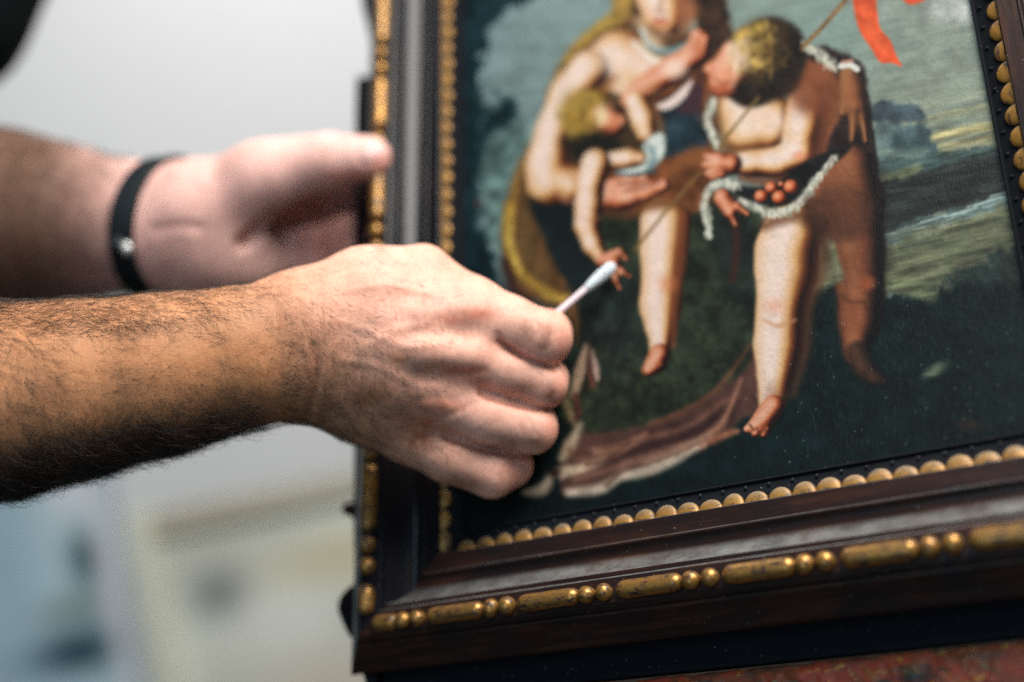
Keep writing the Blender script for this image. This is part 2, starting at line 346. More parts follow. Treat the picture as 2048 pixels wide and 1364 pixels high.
    for eu in (1306, 1350): p.line([(eu - 11, -34), (eu, -38), (eu + 11, -34)], 2.6, (70, 44, 34), soft=4, op=.8); p.line([(eu - 13, -50), (eu, -55), (eu + 13, -50)], 2, (112, 74, 50), soft=4, op=.7)
    p.limb([[(1324, -8, 52), (1330, 22, 44), (1336, 40, 30)]], FLESH, light=(-.4, -.2, .8), soft=7, bias=.12)
    p.poly([(1384, -30), (1440, -30), (1462, 40), (1470, 140), (1430, 190), (1404, 120), (1396, 50)], (54, 38, 30), 8, var=.3, wob=4)
    p.blob(1372, 22, 26, 34, (196, 120, 80), ang=.3, op=.7, hard=0); p.line([(1328, -20), (1322, 8), (1316, 20)], [3, 5, 6], (178, 140, 108), soft=5, op=.8)
    p.line([(1352, -20), (1376, 20), (1366, 52)], [10, 16, 12], (150, 96, 66), soft=13, op=.75); p.blob(1296, 26, 13, 12, (230, 178, 156), op=.6, hard=0); p.blob(1326, 24, 9, 4, (140, 84, 62), op=.7, hard=.1); p.line([(1308, 42), (1320, 40), (1334, 43)], 3.4, (172, 70, 54), soft=3, op=.9); p.line([(1312, 49), (1322, 50), (1330, 48)], 2.6, (204, 118, 96), soft=3, op=.9); p.blob(1321, 58, 8, 3, (150, 104, 78), op=.6, hard=.1); p.blob(1320, 43, 12, 6, (196, 92, 70), op=.25, hard=.1); p.blob(1328, 66, 18, 7, (214, 178, 152), op=.6, hard=.1); p.line([(1300, 55), (1330, 78), (1372, 66)], [4, 6, 6], (112, 78, 52), soft=7, op=.8)
    p.line([(1284, 60), (1300, 92), (1340, 104), (1376, 90)], [5, 7, 8, 5], (196, 206, 198), soft=5, op=.9)
    p.line([(1292, 92), (1325, 104), (1376, 84)], [2, 4, 3], (92, 128, 128), soft=4, op=.9); p.line([(1380, 75), (1350, 100), (1318, 108)], 2.5, (60, 90, 96), soft=4, op=.6)
    p.limb([[(1180, 140, 40), (1140, 190, 38), (1108, 265, 36), (1095, 330, 40), (1098, 370, 42)], [(1098, 350, 42), (1140, 370, 40)]], FLESH, bias=.14)
    p.line([(1230, 150), (1214, 170), (1190, 182)], [4, 9, 6], (120, 76, 48), soft=9, op=.75)
    for q in ([(1128, 340), (1150, 360), (1158, 395)], [(1110, 380), (1130, 400), (1150, 404)]): p.line(q, [2, 4, 3], (188, 136, 108), soft=6, op=.6)
    p.poly([(1060, 395), (1110, 418), (1160, 412), (1170, 440), (1080, 450)], (18, 26, 28), 10)
    # her lap, hand and the dark blue cloth
    p.poly([(1310, 230), (1400, 190), (1420, 250), (1400, 310), (1330, 330)], (34, 48, 58), 8, var=.4)
    p.poly([(1390, 120), (1440, 130), (1430, 240), (1400, 240)], (78, 46, 34), 10, op=.9)
    p.line([(1418, 150), (1412, 200), (1420, 236)], [4, 7, 4], (128, 76, 44), soft=6, op=.8)
    p.poly([(1210, 340), (1320, 320), (1420, 300), (1420, 400), (1360, 430), (1230, 412)], (110, 64, 38), 10, var=.25)
    p.line([(1340, 340), (1390, 312), (1420, 330)], [10, 20, 12], (138, 84, 48), soft=12, op=.7)
    p.limb([[(1215, 395, 24), (1260, 392, 24), (1300, 378, 14), (1328, 366, 9)], [(1220, 375, 18), (1262, 360, 9), (1290, 356, 8)], [(1240, 400, 20), (1290, 392, 12), (1330, 374, 8)]], RUDDY, bias=.1, k=5)
    p.line([(1250, 382), (1290, 374), (1318, 362)], 2.4, (96, 44, 30), soft=4, op=.7); p.line([(1236, 366), (1280, 366), (1310, 350)], 2.2, (90, 40, 28), soft=4, op=.7)
    # hand and wrist crossing her breast
    p.limb([[(1395, 70, 13), (1388, 110, 22), (1350, 138, 26), (1300, 170, 24), (1262, 196, 20)], [(1412, 78, 9), (1404, 110, 14)]], RUDDY, bias=.12, k=7)
    p.blob(1348, 136, 24, 20, (240, 214, 200), ang=-.5, op=.8, hard=.1); p.line([(1300, 205), (1340, 185), (1388, 150)], [5, 6, 4], (112, 66, 42), soft=6, op=.7)
    p.poly([(1312, 212), (1340, 196), (1372, 168), (1384, 160), (1382, 178), (1360, 206), (1332, 220)], (226, 206, 196), 5)
    p.poly([(1386, 170), (1404, 176), (1396, 226), (1352, 222), (1372, 200)], (62, 42, 50), 7)
    # infant at the breast: trunk, head, arms
    p.poly([(1130, 300), (1240, 240), (1320, 270), (1310, 320), (1200, 345)], (62, 46, 32), 10)
    p.limb([[(1272, 205, 22), (1288, 240, 24), (1294, 266, 20)]], FLESH, bias=.14); p.line([(1310, 220), (1322, 260), (1312, 288)], [6, 9, 6], (126, 82, 50), soft=8, op=.8)
    p.limb([[(1180, 250, 50), (1190, 228, 48)]], [(36, 25, 16), (66, 46, 20), (104, 76, 32), (136, 104, 44), (160, 128, 58), (180, 150, 78), (196, 170, 100)], soft=8, bias=-.02, var=.10)
    for i in range(60):
        a = R2.random() * 6.28; r = R2.random() ** .5 * 48; u = 1178 + r * math.cos(a) * .95; v = 238 + r * math.sin(a) * 1.1
        p.line([(u, v), (u + R2.uniform(-8, 8), v + 10), (u + R2.uniform(-6, 6), v + 16)], 2, [(176, 142, 56), (106, 76, 30), (198, 170, 90), (132, 98, 36)][i % 4], soft=3, op=.5)
    p.poly([(1142, 285), (1180, 262), (1230, 276), (1245, 300), (1190, 320), (1150, 318)], (26, 26, 22), 10)
    p.limb([[(1200, 232, 20), (1218, 242, 22), (1230, 256, 16)], [(1236, 236, 9), (1244, 240, 10)]], RUDDY, soft=6, bias=.02); p.blob(1199, 236, 15, 20, (222, 200, 150), op=.9, hard=.1)
    p.blob(1238, 214, 7, 9, (42, 30, 26), op=.9, hard=.1); p.blob(1241, 240, 10, 13, (206, 140, 104), ang=.5, op=.8, hard=.2); p.line([(1222, 186), (1232, 200), (1238, 190)], [5, 7, 4], (40, 32, 30), soft=5, op=.85)
    p.limb([[(1224, 320, 16), (1256, 318, 18), (1282, 318, 14)]], FLESH, bias=.14)
    p.poly([(1285, 292), (1310, 268), (1330, 272), (1328, 306), (1312, 330), (1284, 346), (1240, 350), (1236, 342), (1280, 332), (1292, 312)], (196, 208, 198), 5, var=.2)
    p.line([(1300, 300), (1312, 320), (1296, 338)], [3, 5, 3], (100, 130, 138), soft=5, op=.8); p.line([(1234, 346), (1270, 350), (1310, 340)], [3, 4, 4], (54, 80, 92), soft=4, op=.8); p.blob(1304, 284, 14, 12, (216, 222, 212), op=.8, hard=.2)
    # hanging arm with the open hand
    p.limb([[(1192, 328, 30), (1180, 370, 27), (1178, 410, 27), (1174, 450, 24), (1186, 490, 19), (1206, 520, 13)]], FLESH, light=(-.48, -.3, .82), bias=.12, k=6)
    p.line([(1160, 436), (1180, 440), (1200, 434)], [1.5, 2.6, 1.5], (176, 130, 84), soft=4, op=.7)
    p.limb([[(1206, 520, 13), (1228, 524, 12)], [(1222, 508, 7), (1240, 503, 6), (1253, 518, 4)], [(1226, 530, 8), (1246, 545, 5), (1260, 553, 3)], [(1220, 534, 7), (1232, 560, 5), (1240, 578, 3)]], RUDDY, bias=.0, k=4, soft=3)
    # standing child: shaded back and hip, then pelt, then lit parts
    p.limb([[(1640, 170, 56), (1680, 230, 58), (1700, 330, 56)]], SHADE, bias=.0)
    p.poly([(1590, 110), (1640, 92), (1700, 110), (1730, 150), (1742, 230), (1748, 300), (1752, 420), (1740, 440), (1700, 330), (1650, 300), (1690, 200), (1660, 140)], (34, 26, 26), 8, var=.3, wob=4)
    p.limb([[(1700, 400, 66), (1680, 420, 66), (1640, 420, 60)], [(1706, 330, 40), (1710, 420, 52)]], SHADE, bias=.02, k=16)
    p.limb([[(1706, 440, 58), (1714, 500, 55), (1720, 570, 46), (1722, 600, 43), (1719, 645, 41), (1714, 690, 27), (1716, 712, 24)]], SHADE, bias=.06, var=.05, soft=7)
    p.blob(1736, 566, 16, 14, (176, 92, 60), op=.6, hard=0); p.blob(1712, 640, 18, 34, (140, 80, 54), op=.6, hard=0); p.line([(1682, 590), (1700, 604), (1730, 604)], [2, 3, 2], (60, 34, 28), soft=6, op=.6)
    p.poly([(1646, 470), (1662, 466), (1680, 520), (1688, 560), (1650, 566), (1640, 540)], (112, 116, 90), 7, var=.2, nz='h')
    p.limb([[(1716, 706, 23), (1730, 736, 21), (1750, 756, 16), (1768, 764, 10)]], [(16, 18, 20), (34, 26, 24), (56, 38, 30), (76, 50, 38)], bias=.1, soft=9)
    p.blob(1732, 565, 22, 16, (164, 84, 52), op=.6, hard=0); p.blob(1700, 620, 18, 30, (126, 66, 44), op=.5, hard=0); p.line([(1672, 470), (1690, 540), (1690, 600)], [6, 9, 6], (92, 54, 38), soft=10, op=.5)
    # belly, chest and lit arm
    p.limb([[(1480, 215, 42), (1500, 260, 52), (1540, 265, 46)], [(1520, 215, 44), (1560, 240, 40)]], FLESH, k=14, light=(-.4, -.35, .84), soft=12, bias=.02); p.line([(1432, 290), (1490, 304), (1560, 300)], [8, 12, 8], (120, 82, 48), soft=10, op=.8)
    p.line([(1566, 200), (1568, 250), (1560, 298)], [5, 6, 5], (112, 72, 46), soft=7, op=.75)
    p.poly([(1585, 170), (1640, 130), (1682, 170), (1676, 240), (1640, 262), (1596, 240)], (128, 76, 48), 14, var=.15)
    p.limb([[(1612, 205, 36), (1604, 260, 36), (1598, 305, 32)], [(1600, 310, 34), (1560, 326, 30), (1500, 328, 25), (1462, 326, 18)]], FLESH, bias=.06, light=(-.38, -.42, .82))
    p.poly([(1580, 130), (1640, 126), (1664, 160), (1650, 220), (1606, 222), (1580, 190)], (118, 66, 42), 18, op=.85, var=.15); p.line([(1646, 210), (1642, 270), (1622, 330)], [10, 13, 9], (96, 52, 36), soft=11, op=.8)
    p.line([(1480, 356), (1540, 364), (1600, 350)], [5, 9, 8], (110, 64, 42), soft=8, op=.8); p.blob(1600, 312, 16, 12, (222, 140, 110), op=.75, hard=0)
    p.limb([[(1462, 328, 22), (1438, 326, 20)], [(1440, 314, 9), (1414, 312, 6)], [(1438, 326, 9), (1408, 330, 5)], [(1440, 340, 9), (1414, 348, 5)], [(1446, 348, 9), (1424, 358, 5)]], RUDDY, bias=-.02, k=5)
    # lit leg
    p.poly([(1530, 420), (1600, 400), (1660, 410), (1660, 470), (1560, 480)], (84, 50, 36), 12, var=.2)
    p.limb([[(1586, 462, 58), (1574, 500, 62), (1573, 540, 62), (1563, 606, 48), (1560, 640, 47), (1557, 690, 49), (1552, 745, 37), (1546, 790, 27), (1543, 812, 24)]], FLESH, light=(-.52, -.12, .84), bias=.1, k=8)
    p.line([(1646, 460), (1642, 540), (1618, 620), (1612, 700), (1586, 790)], [11, 14, 8, 8, 5], (92, 54, 36), soft=13, op=.75); p.line([(1530, 452), (1570, 434), (1620, 430)], [9, 14, 9], (104, 66, 44), soft=12, op=.8)
    p.blob(1550, 612, 26, 18, (226, 160, 132), op=.6, hard=0); p.line([(1528, 640), (1556, 652), (1590, 640)], [2, 4, 3], (196, 140, 104), soft=6, op=.7); p.blob(1548, 790, 24, 30, (150, 98, 66), op=.5, hard=0)
    p.limb([[(1548, 812, 22), (1530, 836, 22), (1514, 850, 16)], [(1510, 846, 8), (1494, 858, 7)], [(1520, 858, 8), (1510, 868, 6)], [(1534, 858, 9), (1528, 870, 6)]], RUDDY, bias=.02, k=5, soft=3)
    for q in ([(1500, 850), (1508, 860)], [(1514, 856), (1518, 866)], [(1530, 858), (1534, 868)]): p.line(q, 1.8, (84, 40, 28), soft=3, op=.8)
    # other small leg in the middle
    p.limb([[(1332, 446, 52), (1328, 500, 47), (1326, 540, 41), (1324, 575, 39), (1321, 610, 41), (1322, 650, 31), (1321, 685, 21), (1319, 712, 19)]], FLESH, light=(-.48, -.12, .87), bias=.1, k=7)
    p.line([(1366, 430), (1360, 520), (1350, 600), (1346, 690)], [10, 11, 8, 6], (128, 70, 42), soft=9, op=.75); p.line([(1270, 420), (1320, 404), (1372, 410)], [7, 14, 8], (112, 68, 40), soft=12, op=.85)
    p.blob(1336, 568, 22, 20, (206, 124, 82), op=.6, hard=0); p.limb([[(1320, 708, 20), (1308, 728, 17), (1296, 740, 11)], [(1320, 730, 12), (1300, 744, 7)]], RUDDY, bias=-.04, k=6)
    # head of the standing child
    p.limb([[(1540, 105, 72), (1520, 118, 72)], [(1480, 160, 40), (1500, 170, 44)]], [(22, 18, 17), (36, 28, 22), (54, 40, 27), (72, 55, 34), (92, 72, 42)], soft=9, var=.10, k=14)
    p.limb([[(1464, 108, 24), (1452, 140, 28), (1442, 168, 24)], [(1424, 134, 9), (1416, 138, 8)], [(1474, 140, 34), (1470, 170, 26)]], RUDDY, bias=.04, k=8, soft=5)
    p.poly([(1458, 86), (1500, 80), (1500, 130), (1476, 150), (1464, 130), (1456, 110)], (236, 208, 186), 12); p.blob(1450, 146, 15, 13, (224, 150, 116), op=.7, hard=0); p.line([(1430, 158), (1450, 168), (1462, 162)], [2, 3, 2], (140, 70, 50), soft=4, op=.7); p.blob(1436, 176, 18, 10, (176, 92, 62), op=.7, hard=0)
    p.poly([(1480, 160), (1560, 150), (1590, 120), (1600, 70), (1580, 50), (1606, 90), (1600, 170), (1540, 205), (1470, 200)], (34, 28, 24), 12, var=.3)
    for i in range(110):
        a = R2.random() * 6.28; r = R2.random() ** .5; u = 1520 + 62 * r * math.cos(a); v = 100 + 62 * r * math.sin(a)
        lit = u < 1545 and v < 150; c = [(172, 140, 68), (134, 104, 50), (198, 168, 96), (88, 66, 36)][i % 4] if lit else [(54, 42, 26), (82, 64, 36), (34, 28, 22)][i % 3]
        p.line([(u, v), (u + R2.uniform(-10, 10), v + 7), (u + R2.uniform(-12, 12), v + 15)], 2.6, c, soft=4, op=.5)
    p.blob(1507, 112, 20, 28, (178, 146, 76), ang=.3, op=.6, hard=0, var=.3, nz='c'); p.blob(1486, 68, 26, 12, (188, 156, 84), ang=-.4, op=.7, hard=0, var=.3, nz='c'); p.blob(1516, 54, 16, 14, (196, 166, 70), op=.6, hard=0)
    # pelt: white trims, hanging paw, sash with fruit
    def fur(pts, w, n, cols=((206, 204, 186), (160, 162, 146), (226, 224, 208)), w2=5):
        P = spline(pts, False, 12)
        p.line(pts, w, cols[1], soft=5, var=.3, nz='c', wob=4, op=.9)
        for i in range(n):
            q = P[R2.randrange(len(P))]; u = q[0] + R2.uniform(-w2, w2); v = q[1] + R2.uniform(-w2, w2)
            p.line([(u, v), (u + R2.uniform(-7, 7), v + R2.uniform(2, 10))], R2.uniform(1.5, 3.6), cols[i % 3], soft=3, op=.7)
    fur([(1428, 200), (1416, 235), (1424, 265), (1432, 290)], [9, 9, 7, 6], 40)
    fur([(1612, 92), (1640, 108), (1662, 128)], [7, 10, 7], 36, w2=9)
    p.limb([[(1700, 150, 22), (1704, 180, 26), (1708, 210, 20)], [(1690, 190, 12), (1684, 226, 7)], [(1708, 220, 11), (1704, 280, 5)], [(1722, 210, 9), (1732, 282, 5)]], [(40, 26, 24), (84, 50, 34), (124, 78, 50), (150, 100, 66)], k=6, bias=.05)
    p.line([(1682, 132), (1700, 130), (1714, 138)], 6, (214, 216, 206), soft=3); p.line([(1686, 124), (1704, 122)], 3, (190, 140, 116), soft=3)
    p.poly([(1600, 330), (1660, 300), (1700, 290), (1690, 310), (1640, 350), (1600, 400), (1520, 420), (1480, 398), (1470, 372), (1540, 372)], (24, 24, 26), 6, var=.3)
    fur([(1672, 312), (1648, 340), (1630, 362), (1612, 392), (1580, 418), (1545, 424), (1510, 414), (1482, 400)], [3, 5, 9, 9, 8, 8, 8, 5], 120)
    fur([(1474, 370), (1450, 362), (1424, 372), (1410, 400), (1414, 440), (1418, 468)], [4, 5, 6, 7, 9, 4], 90)
    for u, v, r in [(1522, 392, 12), (1558, 394, 13), (1542, 375, 11), (1581, 373, 13), (1562, 368, 5)]:
        p.limb([[(u - 1, v, r), (u + 1, v, r)]], [(90, 34, 20), (170, 76, 42), (212, 112, 72), (226, 150, 112)], soft=3); p.blob(u - 2, v - 1, 3, 3, (238, 190, 160), op=.6, hard=0)
    p.limb([[(1446, 396, 19), (1460, 420, 14)], [(1462, 430, 8), (1472, 450, 4)], [(1476, 412, 8), (1496, 428, 5)]], RUDDY, bias=-.04, k=6)
    p.blob(1690, 395, 44, 70, (116, 72, 50), op=.55, hard=0); p.blob(1712, 520, 22, 60, (110, 68, 48), op=.5, hard=0); p.line([(1752, 330), (1764, 430), (1770, 520), (1764, 600)], [8, 13, 12, 8], (30, 24, 24), soft=14, op=.4); p.line([(1640, 470), (1664, 540), (1674, 620), (1690, 700)], [5, 9, 9, 6], (40, 28, 26), soft=12, op=.3)
    # shaded fold of brown pelt wrapped about the hips
    p.poly([(1610, 412), (1650, 380), (1700, 380), (1746, 400), (1742, 450), (1700, 476), (1650, 476), (1616, 452)], (58, 37, 30), 22, var=.25, wob=5, op=.85)
    p.line([(1622, 404), (1660, 430), (1668, 470)], [5, 9, 5], (92, 58, 42), soft=14, op=.6); p.line([(1690, 386), (1712, 420), (1706, 462)], [6, 10, 6], (96, 60, 42), soft=14, op=.55)
    # staff and red pennant
    p.line([(1700, -10), (1650, 48), (1604, 96)], 4.2, (124, 92, 56), soft=2.5, var=.2); p.line([(1516, 196), (1480, 240), (1440, 290)], 3.4, (120, 96, 56), soft=3.5, op=.9); p.line([(1400, 345), (1330, 425), (1270, 500)], 3.2, (124, 98, 58), soft=3.5, op=.85)
    p.poly([(1706, -20), (1746, -20), (1754, 20), (1760, 56), (1780, 80), (1792, 110), (1804, 132), (1784, 126), (1760, 124), (1742, 96), (1722, 66), (1712, 36)], (214, 84, 46), 2.6, var=.14, smooth=True)
    p.line([(1728, 20), (1740, 60), (1770, 100)], [8, 9, 6], (228, 104, 58), soft=10, op=.6); p.line([(1716, 34), (1732, 44)], 5, (180, 70, 44), soft=6, op=.6); p.poly([(1800, -20), (1870, -20), (1846, 2), (1816, 8)], (206, 78, 46), 4)
    # last glazes: warm lights and half tones laid over the dry figures
    G = p.blob
    for u, v, a, b, c, o in ((1214, 122, 36, 30, (228, 204, 184), .75), (1262, 120, 30, 40, (234, 212, 200), .5), (1240, 175, 20, 16, (226, 200, 180), .5), (1352, 138, 26, 20, (236, 204, 182), .8), (1300, 178, 24, 14, (184, 128, 84), .6), (1392, 92, 16, 26, (170, 92, 62), .5),
                             (1620, 190, 44, 50, (126, 70, 46), .5), (1640, 150, 26, 20, (142, 84, 58), .5), (1690, 400, 46, 60, (122, 70, 46), .5), (1704, 190, 20, 30, (152, 88, 54), .5), (1730, 520, 22, 60, (116, 66, 46), .4),
                             (1444, 184, 22, 14, (184, 98, 66), .6), (1476, 110, 18, 22, (236, 204, 180), .7), (1452, 148, 14, 12, (226, 158, 126), .6), (1424, 134, 8, 7, (206, 120, 88), .7), (1360, 270, 34, 32, (32, 52, 60), .6), (1350, 255, 30, 10, (58, 82, 90), .4),
                             (1560, 250, 20, 30, (238, 218, 208), .4), (1500, 250, 34, 30, (238, 216, 196), .4), (1310, 300, 16, 20, (206, 216, 206), .6), (1252, 395, 18, 10, (226, 184, 154), .6), (1300, 388, 18, 6, (206, 120, 84), .5)):
        G(u, v, a, b, c, op=o, hard=0)
    G(1150, 226, 36, 46, (146, 114, 46), op=.85, hard=.2, var=.3, nz='c'); G(1166, 200, 30, 22, (166, 136, 62), op=.7, hard=0, var=.3, nz='c')
    for i in range(70):
        a = R2.random() * 6.28; r = R2.random() ** .5; u = 1155 + 38 * r * math.cos(a); v = 226 + 46 * r * math.sin(a)
        p.line([(u, v), (u + R2.uniform(-8, 8), v + 8), (u + R2.uniform(-8, 8), v + 15)], 2.4, [(178, 144, 62), (104, 76, 32), (196, 166, 88), (128, 96, 40)][i % 4], soft=4, op=.5)
    G(1204, 226, 13, 22, (226, 204, 160), op=.85, hard=.1); G(1224, 214, 8, 18, (196, 134, 100), op=.7, hard=0); G(1236, 242, 13, 12, (208, 136, 100), ang=.5, op=.8, hard=.1); G(1230, 214, 6, 9, (44, 32, 28), op=.85, hard=.1); G(1150, 282, 34, 14, (34, 30, 22), op=.75, hard=0)
    p.line([(1296, 290), (1310, 306), (1300, 326)], [3, 5, 3], (96, 124, 134), soft=5, op=.7); p.line([(1318, 276), (1322, 296), (1312, 312)], [4, 5, 3], (222, 228, 218), soft=5, op=.7)
    for u, v in ((1498, 66), (1520, 54), (1478, 78), (1512, 96), (1500, 122), (1520, 128), (1484, 100)): G(u, v, 11, 8, (184, 154, 82), ang=R2.uniform(-1, 1), op=.6, hard=.1, var=.3, nz='c')
    for u, v in ((1508, 80), (1532, 90), (1540, 60), (1530, 112), (1510, 110)): G(u, v, 9, 6, (74, 56, 32), ang=R2.uniform(-1, 1), op=.6, hard=.1)
    # age: brush grain, fine cracks, dust
    C *= (1 + .05 * (N('f') - .5) + .04 * (N('c') - .5))[..., None]
    cr = np.abs(p.noise(34, 26, 41, .3, 3) - .5); fine = np.clip(1 - cr / .008, 0, 1) * np.clip((N('m') - .4) * 4, 0, 1)
    C *= (1 - .14 * fine)[..., None]
    for i in range(60):
        u = 1450 + 590 * R2.random(); v = 560 + 380 * R2.random(); p.blob(u, v, 1.6, 1.6, (150, 160, 150), op=.6, hard=.3)
    return np.clip(C, 0, 255), p.H
# ================================================================= materials of the frame
def wood_mat(name, along, red=1., gloss=.34, sp_=.2):
    t = NT(name); t.set(Roughness=gloss, Specular_IOR_Level=sp_); v = t.co()
    sc = (25, 260, 260) if along == 'x' else (260, 25, 260)
    g = t.noise(t.map(v, sc), 1.0, 6, .65, .4); b = t.noise(v, 42, 4, .6)
    c = t.ramp(g, [(.25, (.011, .006, .005)), (.5, (.026, .011, .008)), (.75, (.066, .025, .013))])
    c = t.mix(1 - red, c, (.006, .008, .011)); c = t.mix(t.ramp(b, [(.40, 0.), (.72, .7)]), c, (.007, .008, .011))
    dn = t.ramp(t.noise(v, 120, 5, .7), [(.3, .25), (.7, 1.)])
    d = t.math('MULTIPLY', t.up(.66, .98), dn); d = t.math('MULTIPLY', d, .46)
    c = t.mix(d, c, (.34, .36, .35))
    sp = t.ramp(t.noise(v, 900, 2, .5), [(.735, 0.), (.76, .6)]); c = t.mix(sp, c, (.30, .28, .24))
    t.base(c); r = t.mix(d, gloss, .85); t.l(r, t.p.inputs['Roughness'])
    t.bump(g, .18, .0004); t.bump(t.noise(v, 160, 4), .12, .0006)
    return t.m
WOODX = wood_mat('dark_wood_along', 'x'); WOODY = wood_mat('blue_shaded_wood_upright', 'y', .16, .20, .22); WOODR = wood_mat('red_brown_wood_upright', 'y', 1.); WOODB = wood_mat('black_wood', 'x', .05, .7, .06)  # one wood: WOODY has the left rail's bluish reflection and shade in its colour
def gold_mat(name, col, worn, metal, rough, dust):
    t = NT(name); t.set(Roughness=rough, Metallic=metal); g = t.n('ObjectInfo'); ad = t.n('VectorMath', operation='ADD'); t.l(t.co(), ad.inputs[0])
    cx = t.n('CombineXYZ'); t.l(g.outputs['Random'], cx.inputs[0]); t.l(g.outputs['Random'], cx.inputs[1]); t.l(cx.outputs[0], ad.inputs[1]); v = ad.outputs[0]
    n1 = t.noise(t.map(v, (220, 520, 520)), 1., 5, .65, .6); n2 = t.noise(v, 700, 4, .6)
    c = t.mix(n2, tuple(x * .72 for x in col), tuple(min(1, x * 1.15) for x in col))
    wr = t.ramp(n1, [(.5 + .2 * (1 - worn), 0.), (.62 + .2 * (1 - worn), 1.)]); c = t.mix(wr, c, (.045, .022, .014))
    sp = t.ramp(t.noise(v, 1500, 2, .5), [(.70, 0.), (.74, 1.)]); c = t.mix(sp, c, (.02, .014, .012))
    d = t.math('MULTIPLY', t.up(.55, 1.0), dust); c = t.mix(d, c, (.25, .22, .18))
    t.base(c); m = t.math('MULTIPLY', t.math('SUBTRACT', 1., wr), metal); m = t.math('MULTIPLY', m, t.math('SUBTRACT', 1., d)); t.l(m, t.p.inputs['Metallic'])
    t.bump(n1, .25, .0004); t.bump(n2, .2, .0003); return t.m
GOLD = gold_mat('worn_gilding', (.40, .205, .050), 1.12, .7, .36, .10)
GOLDS = gold_mat('matt_gilding', (.30, .145, .022), .9, .3, .46, .75)

# ================================================================= the framed picture
PW, PH = 241.5, 330.0                                     # sight size between the scallop lines, mm
OFF = np.array([PW / 2, -57.9, -12.0])
root = thing('framed_painting', PIC @ Matrix.Translation(Vector(OFF) / 1000),
             'dark wooden frame with gilt beading around an old oil painting of a woman and children', 'framed painting')
def L(p): return (np.asarray(p, float) - OFF) / 1000
PROF = [(-6.1, -3.6), (-6.1, -1.8), (-5.9, -1.1), (-5.4, -.9), (-4.9, -1.3), (-4.7, -2.0), (-2.8, -1.4), (3.2, 1.0), (3.25, 3.0), (3.5, 3.3), (10.2, 3.2), (10.35, 3.7), (10.7, 3.95),
        (11.4, 3.9), (11.8, 3.1), (13.2, 2.1), (15.0, 1.9), (16.8, 2.6), (18.4, 3.9), (19.8, 5.6), (21.0, 7.5), (22.1, 9.6), (23.0, 11.6), (23.2, 11.9), (24.9, 11.9),
        (25.1, 12.4), (25.6, 12.9), (27.0, 13.2), (34.6, 13.2), (35.0, 12.7), (36.0, 12.4), (36.8, 11.8), (37.0, 10.8), (37.5, 11.0), (38.4, 11.0), (46.2, 3.0), (46.9, 2.7), (47.4, 2.0), (47.5, 1.1), (47.0, .3), (46.2, -.1), (44.2, -.6),
        (43.6, -2.0), (42.0, -23.5), (41.0, -24.5), (-6.1, -24.5)]
def rail(name, side):
    P = np.array(PROF); n = len(P); pts = []
    K = 2
    for t in (0, 1):
        for D, h in P:
            if side == 'bottom': x, y = (-D, -D) if t == 0 else (PW + D, -D)
            elif side == 'top': x, y = (PW + D, PH + D) if t == 0 else (-D, PH + D)
            elif side == 'left': x, y = (-D, PH + D) if t == 0 else (-D, -D)
            else: x, y = (PW + D, -D) if t == 0 else (PW + D, PH + D)
            pts.append((x, y, h))
    # split smooth runs from crisp ones by doubling the sharp corners
    fs = [(i, n + i, n + (i + 1) % n, (i + 1) % n) for i in range(n)] 
    me = mesh(name, L(pts), [tuple(f[::-1]) for f in fs], True, WOODX if side in ('bottom', 'top') else WOODR if side == 'right' else WOODY)
    me.materials.append(WOODB); me.polygons.foreach_set('material_index', [1 if i < 7 else 0 for i in range(n)])
    me.set_sharp_from_angle(angle=math.radians(32))
    return obj(name, me, root)
rails = {s: rail('moulding', s) for s in ('left', 'bottom', 'right', 'top')}

def plinth():
    P = [(42.8, -24), (42.8, -9.3), (43.6, -8.8), (48, -8.8), (52, -9.1), (57.6, -9.6), (57.9, -10.2), (57.9, -33), (42.8, -33)]; n = len(P); V = []; ends = [(PW + 40, 0), (PW + 40, 0)]
    xl = [0, 0, 0, 0, 2.0, 6.5, 7, 7, 0]
    for t_ in (0, 1):
        for (D, h), e in zip(P, xl): V.append((-40 + e if t_ == 0 else PW + 40 - e, -D, h))
    Fc = [(i, (i + 1) % n, n + (i + 1) % n, n + i) for i in range(n)] + [tuple(range(n))[::-1], tuple(range(n, 2 * n))]
    me = mesh('plinth', L(V), Fc, True, WOODB); bm = bmesh.new(); bm.from_mesh(me); bmesh.ops.recalc_face_normals(bm, faces=bm.faces); bm.to_mesh(me); bm.free(); me.set_sharp_from_angle(angle=math.radians(30)); return obj('plinth', me, root)
plinth()

# gilt scallops: quarter domes, flat cut side outward, round side towards the picture
def scallop_mesh():
    a, b, h = 4.66, 4.7, 1.45; V = []; Fc = []; n, m = 12, 6
    for j in range(m + 1):
        ph = j / m * math.pi / 2; r = math.cos(ph)
        for i in range(n + 1):
            th = math.pi * i / n; V.append((a * r * math.cos(th), b * r * math.sin(th), h * math.sin(ph) ** .9))
    for j in range(m):
        for i in range(n): q = j * (n + 1) + i; Fc.append((q, q + 1, q + n + 2, q + n + 1))
    k = len(V)                                                     # cut face
    for j in range(m + 1):
        V += [V[j * (n + 1)], V[j * (n + 1) + n]]
    for j in range(m): Fc.append((k + 2 * j, k + 2 * j + 2, k + 2 * j + 3, k + 2 * j + 1))
    me = mesh('scallop', np.array(V) / 1000, Fc, True, GOLDS); me.set_sharp_from_angle(angle=math.radians(50)); return me
SC = scallop_mesh(); rnd = random.Random(3)
def place(name, me, rl, p, rz, sc=(1, 1, 1), tilt=0.):
    m = Matrix.Translation(Vector(L(p))) @ Matrix.Rotation(rz, 4, 'Z') @ Matrix.Rotation(tilt, 4, 'X') @ Matrix.Diagonal((*sc, 1))
    return obj(name, me, rails[rl], m)
SL = math.atan2(2.6, 6.8)                                         # slope of the bed under the scallops
pitch = PW / 27
